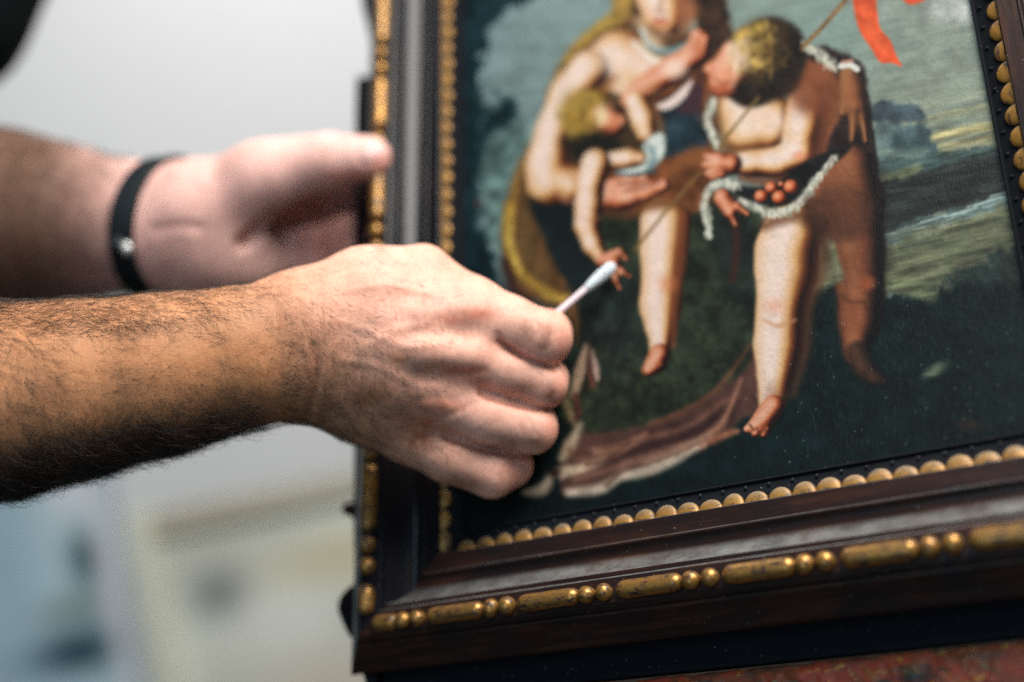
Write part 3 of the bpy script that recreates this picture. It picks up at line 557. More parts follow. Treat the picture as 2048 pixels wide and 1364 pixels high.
def jit(): return (rnd.uniform(.90, 1.03), rnd.uniform(.86, 1.08), rnd.uniform(.75, 1.12))
for i in range(1, 28): place('scallop', SC, 'bottom', ((i - .5 + .5) * pitch, -3.15, .75), 0, jit(), -SL * .55)
for i in range(0, 36): place('scallop', SC, 'left', (-3.15, 2.2 + i * 9.0, .75), -math.pi / 2, jit(), -SL * .55)
for i in range(0, 36): place('scallop', SC, 'right', (PW + 3.1, 2.2 + i * 9.0 + 1.5, .75), math.pi / 2, jit(), -SL * .55)
# small darts carved between the scallops
def darts(rl, pts, rz):
    V = []; Fc = []
    for (x, y) in pts:
        k = len(V); ca, sa = math.cos(rz), math.sin(rz)
        for (a, b, h) in [(-.8, -.3, -1.9), (.8, -.3, -1.9), (.5, 1.6, -1.9), (-.5, 1.6, -1.9), (-.45, 0, -.7), (.45, 0, -.7), (.25, 1.1, -.9), (-.25, 1.1, -.9)]:
            V.append(L((x + a * ca - b * sa, y + a * sa + b * ca, h)))
        Fc += [tuple(k + q for q in f) for f in ((0, 1, 5, 4), (1, 2, 6, 5), (2, 3, 7, 6), (3, 0, 4, 7), (4, 5, 6, 7))]
    o = obj('carved_darts', mesh('carved_darts', V, Fc, True, WOODB), rails[rl]); o['kind'] = 'stuff'
darts('bottom', [((i + .5) * pitch, 2.6) for i in range(27)], 0); darts('left', [(2.6, 6.7 + 9 * i) for i in range(35)], -math.pi / 2); darts('right', [(PW - 2.6, 8.2 + 9 * i) for i in range(35)], math.pi / 2)

# gilt bead and reel along the outer edge
def lathe(name, prof, n, mat, axis='x'):
    V = []; Fc = []; m = len(prof)
    for x, r in prof:
        for i in range(n):
            a = 2 * math.pi * i / n; V.append((x, r * math.cos(a), r * math.sin(a)))
    for j in range(m - 1):
        for i in range(n): Fc.append((j * n + i, j * n + (i + 1) % n, (j + 1) * n + (i + 1) % n, (j + 1) * n + i))
    Fc.append(tuple(range(n))[::-1]); Fc.append(tuple((m - 1) * n + i for i in range(n)))
    return mesh(name, np.array(V) / 1000, [f[::-1] for f in Fc], True, mat)
def half(x0, r, n=7, s=1): return [(x0 + s * r * -math.cos(math.pi / 2 * i / n), max(.05, r * math.sin(math.pi / 2 * i / n))) for i in range(n + 1)]
BR = 3.5
BEAD = lathe('bead', [(-BR * math.cos(math.pi * i / 12), max(.05, BR * math.sin(math.pi * i / 12))) for i in range(13)], 18, GOLD)
def reel_mesh(ln):
    pr = half(-ln / 2 + BR, BR) + [(-ln / 2 + BR + (ln - 2 * BR) * k / 6, BR * (1 + .015 * math.sin(k * 2.1))) for k in range(1, 6)]
    pr += [(-x, r) for x, r in half(-ln / 2 + BR, BR)][::-1]
    return lathe('reel', pr, 18, GOLD)
RX, RY = reel_mesh(26.4), reel_mesh(29.6)
BD, BH = 30.8, 14.3
for k in range(-1, 7):
    x0 = .4 + 41.55 * k
    if x0 + 13 < PW + 24 and k >= 0: place('reel', RX, 'bottom', (x0 + 12.9, -BD, BH), rnd.uniform(-.006, .006), (rnd.uniform(.985, 1.01), rnd.uniform(.95, 1.05), rnd.uniform(.93, 1.03)))
    for bx in (28.9, 36.2):
        if -14 < x0 + bx < PW + 28: place('bead', BEAD, 'bottom', (x0 + bx, -BD, BH), rnd.uniform(-.2, .2), (rnd.uniform(.92, 1.05), rnd.uniform(.92, 1.06), rnd.uniform(.9, 1.05)))
SHORT = reel_mesh(12.5); place('reel', SHORT, 'bottom', (-20.6, -BD, BH), 0)
place('reel', SHORT, 'left', (-BD, -20.5, BH), math.pi / 2)
for side, X in (('left', -BD), ('right', PW + BD)):
    for k in range(0, 7):
        y0 = -2.0 + 48.6 * k
        for by in (-4.5, 4.5): place('bead', BEAD, side, (X, y0 + by, BH), math.pi / 2, (1.1, 1, 1))
        place('reel', RY, side, (X, y0 + 24.4, BH), math.pi / 2)
# carved side boards fixed behind the outer edge, with scrolled outline
def side_board(poly, mirror=False):
    P = spline(poly, True, 3)
    if mirror: P = np.array([(PW - x, y) for x, y in P])
    n = len(P); z0, z1, z2 = -16, -3.5, -2.5; C = P.mean(0)
    inn = []
    for i in range(n):
        t = P[(i + 1) % n] - P[i - 1]; nn = np.array([-t[1], t[0]]) * (-1 if mirror else 1); nn /= np.linalg.norm(nn) + 1e-9; inn.append(P[i] + nn)
    V = [(*p, z0) for p in P] + [(*p, z1) for p in P] + [(*p, z2) for p in inn]; Fc = []
    for k in (0, n):
        for i in range(n): j = (i + 1) % n; Fc.append((k + i, k + j, k + n + j, k + n + i))
    Fc.append(tuple(range(2 * n, 3 * n))); Fc.append(tuple(range(n))[::-1])
    me = mesh('carved_side_board', L(V), Fc, True, WOODY); bm = bmesh.new(); bm.from_mesh(me); bmesh.ops.recalc_face_normals(bm, faces=bm.faces); bm.to_mesh(me); bm.free(); me.set_sharp_from_angle(angle=math.radians(40))
    return obj('carved_side_board', me, root)
SB = [(-57.4, 319.4), (-58.8, 300.5), (-54.5, 282.9), (-50.7, 265.9), (-49.4, 254.7), (-50.9, 252.0), (-57.0, 251.6), (-60.5, 249.5), (-58.8, 181.1), (-56.0, 101.2), (-53.6, 32.5), (-55.4, 28.5), (-59.0, 28.2), (-60.0, 25.8), (-57.7, 22.9), (-53.7, 21.4), (-52.7, 11.0), (-51.7, -6.6), (-55.4, -9.6), (-59.4, -13.4), (-60.3, -18.1), (-57.8, -23.4), (-54.7, -28.4), (-51.0, -31.3), (-36, -32), (-36, 320)]
side_board(SB); side_board(SB, True)

# ================================================================= the picture itself: a fine sheet carrying the painted colours
ZC = -3.3; gx = np.arange(-8.4, PW + 8.5, .42); gy = np.arange(-8.4, PH + 8.5, .42)
GX, GY = np.meshgrid(gx, gy)
vis_h = GY
R_ = np.array(RC); T_ = np.array(TC)
cx = [R_[i, 0] * GX + R_[i, 1] * GY + R_[i, 2] * ZC + T_[i] for i in range(3)]
COLR, THK = paint_picture(1024 + F * cx[0] / -cx[2], 682 - F * cx[1] / -cx[2])      # drawing laid out flat on this sheet
ny, nx = GX.shape
zr = ZC + np.clip(THK, 0, 6) * .012 + .02 * (vnoise(GX / 1.3, GY / 1.3, 91) - .5)
Vc = L(np.stack([GX, GY, zr], -1).reshape(-1, 3))
ii = np.arange(ny * nx).reshape(ny, nx)
Fq = np.stack([ii[:-1, :-1], ii[:-1, 1:], ii[1:, 1:], ii[1:, :-1]], -1).reshape(-1, 4)
t = NT('oil_paint'); t.set(Roughness=.42, Specular_IOR_Level=.17)
t.base(t.n('Attribute', attribute_name='paint').outputs['Color'])
v = t.co(); w1 = t.n('TexWave', bands_direction='X'); w2 = t.n('TexWave', bands_direction='Y')
for w in (w1, w2): t.l(v, w.inputs[0]); w.inputs['Scale'].default_value = 300; w.inputs['Distortion'].default_value = 5; w.inputs['Detail'].default_value = 3; w.inputs['Detail Scale'].default_value = 2
t.bump(t.math('ADD', w1.outputs['Fac'], w2.outputs['Fac']), .09, .0003); t.bump(t.noise(v, 420, 5, .7), .34, .0006)
me = mesh('canvas', Vc, Fq, True, t.m); colattr(me, 'paint', np.clip(s2l(COLR.reshape(-1, 3)) * 0.68, 0, .9))
obj('canvas', me, root)
bk = [(-8, -8, -6), (PW + 8, -8, -6), (PW + 8, PH + 8, -6), (-8, PH + 8, -6), (-8, -8, -20), (PW + 8, -8, -20), (PW + 8, PH + 8, -20), (-8, PH + 8, -20)]
obj('backing_board', mesh('backing_board', L(bk), [(0, 1, 2, 3), (7, 6, 5, 4), (0, 4, 5, 1), (1, 5, 6, 2), (2, 6, 7, 3), (3, 7, 4, 0)], False, plain('backing_wood', (.16, .10, .06), .7)), root)
# ================================================================= the restorer: one continuous body grown from a distance field
def axis(*seg):                                             # rectilinear axis: (start, stop, step) pieces
    a = np.concatenate([np.arange(s, e - 1e-6, st) for s, e, st in seg] + [[seg[-1][1]]]); return a.astype(np.float32)
AX = [axis((-640, -288, 8), (-288, 46, 1.15)), axis((-330, -82, 8), (-82, 114, 1.15), (114, 440, 8)), axis((330, 420, 8), (420, 682, 1.2), (682, 960, 9))]
SHP = tuple(len(a) for a in AX)
class Field:
    def __init__(s): s.D = np.full(SHP, 60., np.float32)
    def sl(s, lo, hi):
        q = []
        for a, l, h in zip(AX, lo, hi):
            i, j = np.searchsorted(a, l), np.searchsorted(a, h)
            if j <= i: return None
            q.append(slice(i, j))
        return tuple(q)
    def cap(s, a, b, ra, rb, k, sub=False, sq=(1, 1, 1)):
        a, b = np.asarray(a, float), np.asarray(b, float); R = max(ra, rb) + k + 5
        q = s.sl(np.minimum(a, b) - R, np.maximum(a, b) + R)
        if q is None: return
        X = AX[0][q[0]][:, None, None] - a[0]; Y = AX[1][q[1]][None, :, None] - a[1]; Z = AX[2][q[2]][None, None, :] - a[2]
        e = b - a; t = np.clip((X * e[0] + Y * e[1] + Z * e[2]) / (e @ e + 1e-9), 0, 1)
        d = np.sqrt((X - e[0] * t) ** 2 + (Y - e[1] * t) ** 2 + (Z - e[2] * t) ** 2) - (ra + (rb - ra) * t)
        s.smin(q, d.astype(np.float32), k, sub)
    def smin(s, q, d, k, sub=False):
        D = s.D[q]
        if sub: h = np.clip(.5 - .5 * (D + d) / k, 0, 1); s.D[q] = D + (-d - D) * h + k * h * (1 - h)
        else: h = np.clip(.5 + .5 * (D - d) / k, 0, 1); s.D[q] = D + (d - D) * h - k * h * (1 - h)
    def chain(s, pts, k, px=True):
        P = [(mm(*p[:3]) if px else np.array(p[:3], float), p[3]) for p in pts]
        for (a, ra), (b, rb) in zip(P[:-1], P[1:]): s.cap(a, b, ra, rb, k)
    def join(s, o, k):
        m = o.D < 40; w = [np.where(m.any(tuple(j for j in range(3) if j != i)))[0] for i in range(3)]
        q = tuple(slice(x[0], x[-1] + 1) for x in w); s.smin(q, o.D[q], k)
    def sample(s, p):
        i = []; f = []
        for a, x in zip(AX, p):
            j = int(np.clip(np.searchsorted(a, x) - 1, 0, len(a) - 2)); i.append(j); f.append((x - a[j]) / (a[j + 1] - a[j]))
        v = 0.
        for c in range(8):
            o = [(c >> k) & 1 for k in range(3)]; w = 1.
            for k in range(3): w *= f[k] if o[k] else 1 - f[k]
            v += w * s.D[i[0] + o[0], i[1] + o[1], i[2] + o[2]]
        return v
def surface(D):
    n = D.shape; ins = D < 0; cnt = np.zeros(tuple(x - 1 for x in n), np.int8)
    cor = [(i, j, k) for i in (0, 1) for j in (0, 1) for k in (0, 1)]
    for i, j, k in cor: cnt += ins[i:n[0] - 1 + i, j:n[1] - 1 + j, k:n[2] - 1 + k]
    cell = np.argwhere((cnt > 0) & (cnt < 8)); idx = -np.ones(cnt.shape, np.int32); idx[tuple(cell.T)] = np.arange(len(cell))
    acc = np.zeros((len(cell), 3)); num = np.zeros(len(cell))
    for a in cor:
        for ax in range(3):
            if a[ax]: continue
            b = list(a); b[ax] = 1
            va = D[tuple((cell + a).T)]; vb = D[tuple((cell + b).T)]; m = (va < 0) != (vb < 0)
            t = va / (va - vb + 1e-12); p = cell + np.array(a, float); p[:, ax] += t
            acc[m] += p[m]; num[m] += 1
    P = acc / num[:, None]
    V = np.stack([np.interp(P[:, i], np.arange(n[i]), AX[i]) for i in range(3)], 1)
    Fs = []
    for ax in range(3):
        s0 = [slice(None)] * 3; s1 = [slice(None)] * 3; s0[ax] = slice(0, -1); s1[ax] = slice(1, None)
        A = ins[tuple(s0)]; B = ins[tuple(s1)]; e = np.argwhere(A != B); u, w = [(1, 2), (2, 0), (0, 1)][ax]
        e = e[(e[:, u] > 0) & (e[:, w] > 0) & (e[:, u] < n[u] - 1) & (e[:, w] < n[w] - 1)]
        q = []
        for du, dw in ((-1, -1), (0, -1), (0, 0), (-1, 0)):
            c = e.copy(); c[:, u] += du; c[:, w] += dw; q.append(idx[tuple(c.T)])
        q = np.stack(q, 1); fl = A[tuple(e.T)]; q[~fl] = q[~fl][:, ::-1]; Fs.append(q)
    Fq = np.concatenate(Fs)
    for _ in range(2):                                      # light relaxation
        S_ = np.zeros_like(V); c = np.zeros(len(V))
        for k in range(4): np.add.at(S_, Fq[:, k], V[Fq[:, (k + 1) % 4]]); np.add.at(c, Fq[:, k], 1); np.add.at(S_, Fq[:, k], V[Fq[:, (k + 3) % 4]]); np.add.at(c, Fq[:, k], 1)
        V = V * .5 + .5 * S_ / np.maximum(c, 1)[:, None]
    return V, Fq
def normals(V, Fq):
    n = np.cross(V[Fq[:, 2]] - V[Fq[:, 0]], V[Fq[:, 3]] - V[Fq[:, 1]]); N = np.zeros_like(V)
    for k in range(4): np.add.at(N, Fq[:, k], n)
    return N / (np.linalg.norm(N, axis=1, keepdims=True) + 1e-12)

B = Field()
# --- right arm and back of the hand
B.chain([(-800, 860, 491, 40), (-400, 820, 485, 36), (0, 796, 481, 34.6), (150, 773, 483, 31.6), (300, 748, 486, 28.6), (450, 722, 490, 24.6)], 8)
B.chain([(380, 712, 489, 21), (610, 645, 495, 18.3)], 12); B.chain([(380, 748, 490, 21), (612, 742, 497, 17.2)], 12)
B.chain([(600, 648, 496, 18), (760, 612, 501, 16.2), (940, 624, 506, 13.6)], 9)
B.chain([(600, 640, 499, 17), (730, 578, 508, 15), (846, 545, 511, 11.2)], 9)
B.chain([(605, 690, 496, 18), (780, 692, 497, 15.6), (940, 712, 503, 12.6)], 9)
B.chain([(608, 730, 497, 16.5), (760, 762, 499, 14.2), (885, 800, 504, 11.8)], 9)
B.chain([(610, 752, 499, 15), (720, 812, 504, 12.6), (812, 868, 509, 11)], 9)
for q in ([(720, 650, 487, 2.2), (830, 634, 489, 2.4), (935, 624, 494, 3)], [(730, 700, 484, 2), (840, 704, 485, 2.4), (935, 712, 492, 3)], [(740, 752, 487, 2), (880, 798, 494, 2.6)]): B.chain(q, 7)
FG = Field()
for q in ([(935, 620, 507, 13.4), (1015, 650, 505, 11.6), (1087, 677, 502, 10.9)], [(1087, 677, 502, 10.8), (1094, 668, 516, 9.6), (1072, 664, 518, 8.6)],
          ): FG.chain(q, 3.0)
def finger(F0, *chs):
    f = Field()
    for c in chs: f.chain(c, 3.0)
    F0.join(f, .9)
finger(FG, [(930, 708, 504, 12), (1015, 741, 503, 9.4), (1089, 771, 503, 8.7)], [(1089, 771, 503, 8.6), (1094, 760, 515, 8.2), (1068, 745, 516, 7.6)])
finger(FG, [(880, 796, 505, 11.5), (975, 836, 503, 10), (1064, 857, 504, 9.7)], [(1064, 857, 504, 9.5), (1068, 848, 515, 8.6), (1040, 830, 515, 7.6)])
finger(FG, [(812, 868, 510, 11), (895, 912, 509, 10.2), (984, 946, 509, 9.7)], [(984, 946, 509, 9.4), (1024, 932, 513, 7.9), (1004, 915, 513, 7.2)])
B.join(FG, 3.8)
TH = Field(); TH.chain([(846, 548, 512, 11), (950, 612, 513, 10.2), (1052, 660, 513, 9.6)], 4); B.join(TH, 3)
# --- left arm, palm towards the lens, thumb on the front of the frame and fingers behind it
LA = Field()
LA.chain([(-400, 330, 692, 42), (-150, 384, 667, 39), (0, 440, 656, 45), (120, 448, 646, 39), (250, 453, 633, 31), (330, 453, 627, 27)], 10)
LA.chain([(300, 452, 628, 26), (400, 440, 622, 26), (470, 430, 622, 22)], 12)
LA.chain([(330, 480, 628, 25), (430, 505, 626, 22), (510, 530, 630, 17)], 12)
LA.chain([(400, 412, 614, 19), (520, 356, 607, 15.6), (600, 332, 604, 13.2)], 10)
T2 = Field(); T2.chain([(560, 343, 605, 14), (655, 321, 601, 12.3), (738, 316, 598.5, 10.4)], 4); LA.join(T2, 5)
for q in ([(500, 496, 632, 16), (610, 482, 641, 11.6), (690, 452, 652, 10.6), (800, 440, 676, 9.5)], [(490, 520, 630, 16), (610, 516, 640, 12.0), (690, 500, 652, 10.8), (800, 496, 675, 9.6)],
          [(490, 535, 632, 15), (616, 536, 641, 11.8), (694, 536, 653, 10.2), (800, 542, 674, 9.2)], [(480, 560, 634, 14), (600, 582, 643, 10.4), (670, 586, 654, 9.4), (770, 590, 672, 8.4)]):
    f = Field(); f.chain(q, 3); LA.join(f, 3.5)
LA.chain([(400, 450, 626, 24), (480, 500, 634, 17)], 8)
LA.chain([(430, 420, 634, 22), (540, 354, 628, 15), (650, 332, 634, 14), (700, 328, 646, 13), (760, 328, 672, 11)], 5); LA.chain([(440, 420, 654, 20), (540, 356, 660, 15), (650, 342, 664, 14), (740, 334, 684, 11)], 4); LA.chain([(490, 450, 672, 17), (620, 420, 684, 16), (700, 402, 690, 15), (800, 396, 708, 12)], 2)  # unseen bulk added behind the thumb so the palm hollow stays in shade
for q in ([(486, 482, 606), (560, 440, 606), (640, 392, 612), (700, 384, 618)], [(500, 474, 618), (560, 444, 620), (640, 404, 626), (700, 396, 634)], [(520, 468, 630), (570, 446, 634), (640, 418, 640), (700, 402, 648)]):
    r_ = (4, 6.2, 6.6, 6)
    for i in range(3): LA.cap(mm(*q[i]), mm(*q[i + 1]), r_[i], r_[i + 1], 3, True)
B.join(LA, 2)
# --- off to the left: elbows, upper arms, shoulders and trunk
pr = [mm(-800, 860, 491), mm(-400, 330, 692)]
B.chain([(*pr[0], 40), (-365, 20, 470, 46), (-430, 260, 450, 56)], 14, False); B.chain([(*pr[1], 42), (-390, 130, 720, 46), (-335, 330, 800, 54)], 14, False)
B.chain([(-430, 270, 452, 58), (-440, 285, 630, 80), (-335, 335, 800, 56)], 30, False); B.chain([(-470, 240, 620, 105), (-520, -60, 620, 120), (-530, -320, 620, 125)], 40, False)
VB, FB = surface(B.D)
px = np.stack([1024 + F * VB[:, 0] / VB[:, 2], 682 - F * VB[:, 1] / VB[:, 2]], 1)
NB = normals(VB, FB); VIEW = -VB / np.linalg.norm(VB, axis=1, keepdims=True); FACE = np.clip((NB * VIEW).sum(1) * 2, 0, 1)
isR = VB[:, 2] < 570; depth_ok = lambda lo, hi: (VB[:, 2] > lo) & (VB[:, 2] < hi)
def dpoly(pts):
    P = spline(pts, False, 6); d = np.full(len(px), 1e9)
    for a, b in zip(P[:-1], P[1:]):
        e = b - a; w = px - a; t = np.clip((w @ e) / (e @ e + 1e-9), 0, 1); d = np.minimum(d, np.hypot(*(w - t[:, None] * e).T))
    return d
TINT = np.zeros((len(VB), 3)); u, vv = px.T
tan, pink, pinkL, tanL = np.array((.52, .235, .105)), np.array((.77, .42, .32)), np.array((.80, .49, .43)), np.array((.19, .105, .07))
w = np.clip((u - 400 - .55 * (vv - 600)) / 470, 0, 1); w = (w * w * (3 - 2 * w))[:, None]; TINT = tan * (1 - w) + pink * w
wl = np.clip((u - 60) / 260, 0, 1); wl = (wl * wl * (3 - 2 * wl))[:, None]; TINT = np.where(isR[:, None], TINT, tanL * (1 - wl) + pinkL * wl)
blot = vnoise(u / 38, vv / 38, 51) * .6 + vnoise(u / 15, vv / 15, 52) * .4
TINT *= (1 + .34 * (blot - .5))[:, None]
MV = np.zeros(len(VB))
def crease(pts, wpx, amp, red=0., side=True):
    global TINT
    m = isR == side; g = np.exp(-(dpoly(pts) / wpx) ** 2) * FACE * m; MV[:] -= amp * g
    if red: TINT = TINT * (1 - (g * red * .62)[:, None] * np.array((.42, .66, .72)))  # puts redness and crease shade into the skin colour
def spot(us, vs, ru, rv, fac, ang=0., side=True):
    global TINT
    ca, sa = math.cos(ang), math.sin(ang); X, Y = u - us, vv - vs
    g = np.exp(-(((X * ca + Y * sa) / ru) ** 2 + ((-X * sa + Y * ca) / rv) ** 2)) * FACE * (isR == side) * (.55 + .9 * vnoise(u / 9, vv / 9, 77))
    TINT = TINT * (1 - np.clip(g, 0, 1)[:, None] * (1 - np.array(fac)))
crease([(628, 690), (634, 735), (628, 780), (614, 830)], 7, .9, .5); crease([(556, 610), (562, 660), (560, 720), (566, 770)], 6, .25, .25)
for k in range(16): crease([(500 + 13 * k, 575 - 3 * k), (506 + 13 * k, 640), (502 + 13 * k, 700 + 30 * math.sin(k))], 3.5, .16, .12)
crease([(880, 636), (930, 624), (985, 632)], 10, .15, .3); crease([(895, 742), (930, 746), (968, 742)], 9, .55, .5); crease([(830, 802), (870, 796), (915, 800)], 8, .4, .35)
crease([(850, 850), (900, 830), (950, 805), (990, 790)], 6, .4, .25); crease([(860, 905), (920, 880), (960, 860)], 5, .3, .2); crease([(995, 668), (1010, 690), (1040, 712)], 6, .7, .5)
crease([(996, 684), (1050, 716), (1108, 737)], 6, 1.0, 1.15); crease([(960, 786), (1000, 802), (1060, 816), (1104, 820)], 6, 1.0, 1.15); crease([(890, 876), (940, 892), (1010, 908), (1062, 914)], 6, 1.0, 1.15)  # finger gaps: shade between the fingers painted into the tint
for k, (us, vs) in enumerate(((1076, 655), (1090, 690), (1062, 672), (1084, 760), (1100, 790), (1062, 852), (1078, 880), (1046, 868), (985, 930), (1002, 962))): crease([(us - 5, vs - 15), (us + 3, vs), (us - 3, vs + 14)], 3, .28, .35)
for q in ([(660, 640), (720, 655), (800, 690), (870, 690)], [(690, 720), (760, 735), (830, 770), (880, 772)], [(700, 580), (770, 570), (850, 585)], [(740, 690), (790, 660), (850, 650)]): crease(q, 8, -.45, 0)
for k in range(14): crease([(640 + 17 * k, 560 + 3 * k), (650 + 17 * k, 640), (640 + 17 * k, 720 + 18 * math.sin(k))], 3.2, .12, .10)
for k in range(9): crease([(850 + 16 * k, 600 + 6 * k), (846 + 16 * k, 625 + 6 * k), (852 + 16 * k, 648 + 6 * k)], 3, .16, .2)
for k in range(7): crease([(870 + 15 * k, 720 + 4 * k), (866 + 15 * k, 742 + 4 * k), (872 + 15 * k, 764 + 4 * k)], 3, .16, .2)
for us, vs, ru, rv, f in ((1050, 665, 16, 20, (.60, .56, .50)), (1086, 688, 13, 18, (.56, .50, .46)), (1102, 790, 14, 22, (.44, .36, .33)), (1050, 775, 34, 16, (.68, .60, .52)), (1070, 884, 22, 15, (.50, .45, .40)),
                          (1022, 884, 24, 14, (.62, .55, .47)), (930, 965, 40, 16, (.62, .52, .44)), (960, 762, 18, 10, (.75, .66, .55)), (1095, 660, 14, 16, (.8, .7, .62)), (838, 880, 30, 22, (.6, .48, .4)), (800, 715, 22, 14, (.72, .64, .5)), (740, 790, 40, 26, (.72, .6, .46))):
    spot(us, vs, ru, rv, tuple(x * .86 for x in f))
for us, vs, ru, rv in ((955, 629, 30, 12), (930, 744, 34, 12), (880, 812, 40, 12), (905, 640, 20, 10), (850, 850, 40, 20)): spot(us, vs, ru, rv, (.95, .70, .62))
for us, vs, ru, rv in ((1125, 690, 18, 40), (1120, 780, 14, 26), (1103, 862, 14, 30), (1030, 940, 22, 30)): spot(us, vs, ru, rv, (1.02, .86, .84))
spot(768, 330, 26, 30, (1, .78, .74), 0, False); spot(650, 480, 60, 60, (.92, .68, .66), 0, False); spot(700, 350, 50, 14, (.9, .66, .58), 0, False)
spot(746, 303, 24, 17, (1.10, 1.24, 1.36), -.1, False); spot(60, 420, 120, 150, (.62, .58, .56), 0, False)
crease([(606, 440), (604, 480), (608, 540)], 8, .7, .4, False); crease([(690, 430), (688, 480), (692, 540)], 7, .6, .4, False); crease([(400, 455), (360, 452), (310, 458)], 10, .8, .25, False)
crease([(720, 288), (715, 306), (722, 324)], 4, .6, .5, False); crease([(722, 326), (745, 326), (764, 316)], 4, .5, .4, False); crease([(640, 300), (644, 325), (640, 350)], 6, .4, .3, False)
VB = VB + NB * MV[:, None]

R3 = np.array(CAMM.to_3x3()); T3 = np.array(CAMM.translation)
def to_world(P): Q = np.asarray(P, float) * np.array((1, 1, -1)) / 1000; return Q @ R3.T + T3
BASE = to_world([(-530, -330, 620)])[0]
person = thing('person', Vector(BASE), 'restorer in a black shirt holding the frame and cleaning the picture with a swab', 'person')
t = NT('skin'); t.set(Roughness=.52, Specular_IOR_Level=.36, Subsurface_Weight=.14, Subsurface_Radius=(.0034, .0013, .0008), Subsurface_Scale=1.0)
c = t.n('Attribute', attribute_name='tint').outputs['Color']; v = t.co('rest')
pore = t.n('TexVoronoi', feature='DISTANCE_TO_EDGE'); t.l(v, pore.inputs['Vector']); pore.inputs['Scale'].default_value = .9
wr = t.noise(t.map(v, (1.1, .16, .3), (0, 0, .12)), 1.0, 5, .6, .5); fi = t.noise(v, 1.6, 4, .6); bl = t.noise(v, .16, 4, .6)
c = t.mix(.34, c, t.ramp(bl, [(.3, (.62, .50, .46)), (.7, (1.12, 1.14, 1.14))]), 'MULTIPLY')
c = t.mix(.22, c, t.ramp(t.noise(v, .7, 3, .6), [(.35, (.6, .45, .38)), (.6, (1.1, 1.1, 1.1))]), 'MULTIPLY')
t.base(c); t.bump(wr, .42, .0007); t.bump(fi, .28, .0004); t.bump(t.ramp(pore.outputs[0], [(0, 0.), (.12, 1.)]), .12, .0003)
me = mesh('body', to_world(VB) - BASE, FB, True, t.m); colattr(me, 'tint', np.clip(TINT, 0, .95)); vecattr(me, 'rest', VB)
obj('body', me, person)

# hair, one thin curved strand after another
def hairs(n, weight, direction, length, seed, rad=.05, curl=.35, hold=.30, sag=.05, up=(.25, .7)):
    rs = np.random.RandomState(seed); q = FB; cen = VB[q].mean(1); nn = NB[q[:, 0]]; ar = np.linalg.norm(np.cross(VB[q[:, 2]] - VB[q[:, 0]], VB[q[:, 3]] - VB[q[:, 1]]), axis=1)
    cu = 1024 + F * cen[:, 0] / cen[:, 2]; cv = 682 - F * cen[:, 1] / cen[:, 2]
    w = ar * weight(cu, cv, nn, cen); w /= w.sum(); i = rs.choice(len(q), n, p=w)
    a = rs.rand(n, 2, 1); f = q[i]; root_ = (VB[f[:, 0]] * (1 - a[:, 0]) + VB[f[:, 1]] * a[:, 0]) * (1 - a[:, 1]) + (VB[f[:, 3]] * (1 - a[:, 0]) + VB[f[:, 2]] * a[:, 0]) * a[:, 1]
    N_ = nn[i]; d = direction(cu[i], cv[i], N_, rs, n); d -= (d * N_).sum(1, keepdims=True) * N_; d /= np.linalg.norm(d, axis=1, keepdims=True) + 1e-9
    Ln = length(cu[i], cv[i], N_, rs, n)[:, None]; lift = rs.uniform(*up, (n, 1)); sw = np.cross(N_, d) * rs.normal(0, curl, (n, 1)); K = 6; P = []
    p = root_ - N_ * .15
    dirv = d + N_ * lift; 
    for k in range(K):
        P.append(p.copy()); dirv = dirv + sw * .38 - N_ * (lift * hold) + np.array((0, -sag, 0)); dirv /= np.linalg.norm(dirv, axis=1, keepdims=True); p = p + dirv * Ln / (K - 1)
    P = np.stack(P, 1); T_ = np.gradient(P, axis=1); T_ /= np.linalg.norm(T_, axis=2, keepdims=True) + 1e-9
    s1 = np.cross(T_, N_[:, None]); s1 /= np.linalg.norm(s1, axis=2, keepdims=True) + 1e-9; s2 = np.cross(T_, s1)
    r = (rad * np.array([1, .95, .85, .7, .5, .15]))[None, :, None] * rs.uniform(.7, 1.25, (n, 1, 1))
    ring = np.stack([P + r * (s1 * math.cos(x) + s2 * math.sin(x)) for x in (0, 2.094, 4.189)], 2)      # n,K,3,3
    V = ring.reshape(-1, 3); b = (np.arange(n) * K * 3)[:, None, None]; kk = (np.arange(K - 1) * 3)[None, :, None]; fs = []
    for x in range(3):
        y = (x + 1) % 3; fs.append(np.concatenate([b + kk + x, b + kk + y, b + kk + 3 + y, b + kk + 3 + x], 2))
    return V, np.concatenate(fs, 1).reshape(-1, 4)
def wR(cu, cv, n, c):
    m = (c[:, 2] < 560) & (cu < 665) & (cu > -240); front = n[:, 2] < .45; mid = np.clip((600 - cu) / 120, .06, 1)
    pat = .25 + 1.5 * np.clip((vnoise(cu / 80, cv / 60, 61) - .3) * 2, 0, 1)
    low = np.clip((cv - 700 + (cu - 300) * .14) / 130, 0, 1)
    return m * mid * np.where(front, .55 * pat + 1.6 * low ** 1.5, .35)
def dR(cu, cv, n, rs, k):
    a = rs.normal(0, .38, k) + (vnoise(cu / 90, cv / 70, 63) - .5) * 1.6 - .25 - np.clip((cv - 780) / 160, 0, 1) * .5
    return np.stack([np.cos(a), np.sin(a), np.zeros(k)], 1)
def wB(cu, cv, n, c): return (c[:, 2] < 560) & (cu < 560) & (cu > -240) & (n[:, 1] < -.35)
def wBw(cu, cv, n, c): return wB(cu, cv, n, c) * np.clip((540 - cu) / 260, .03, 1) * np.clip((-n[:, 1] - .3) * 2.4, 0, 1)
def dB(cu, cv, n, rs, k):
    a = rs.normal(-.5, .8, k); return np.stack([np.cos(a), np.sin(a), rs.normal(0, .5, k)], 1)
def wT(cu, cv, n, c): return ((c[:, 2] < 560) & (cu < 560) & (cu > -240) & (n[:, 1] > .55)) * np.clip((600 - cu) / 300, .1, 1)
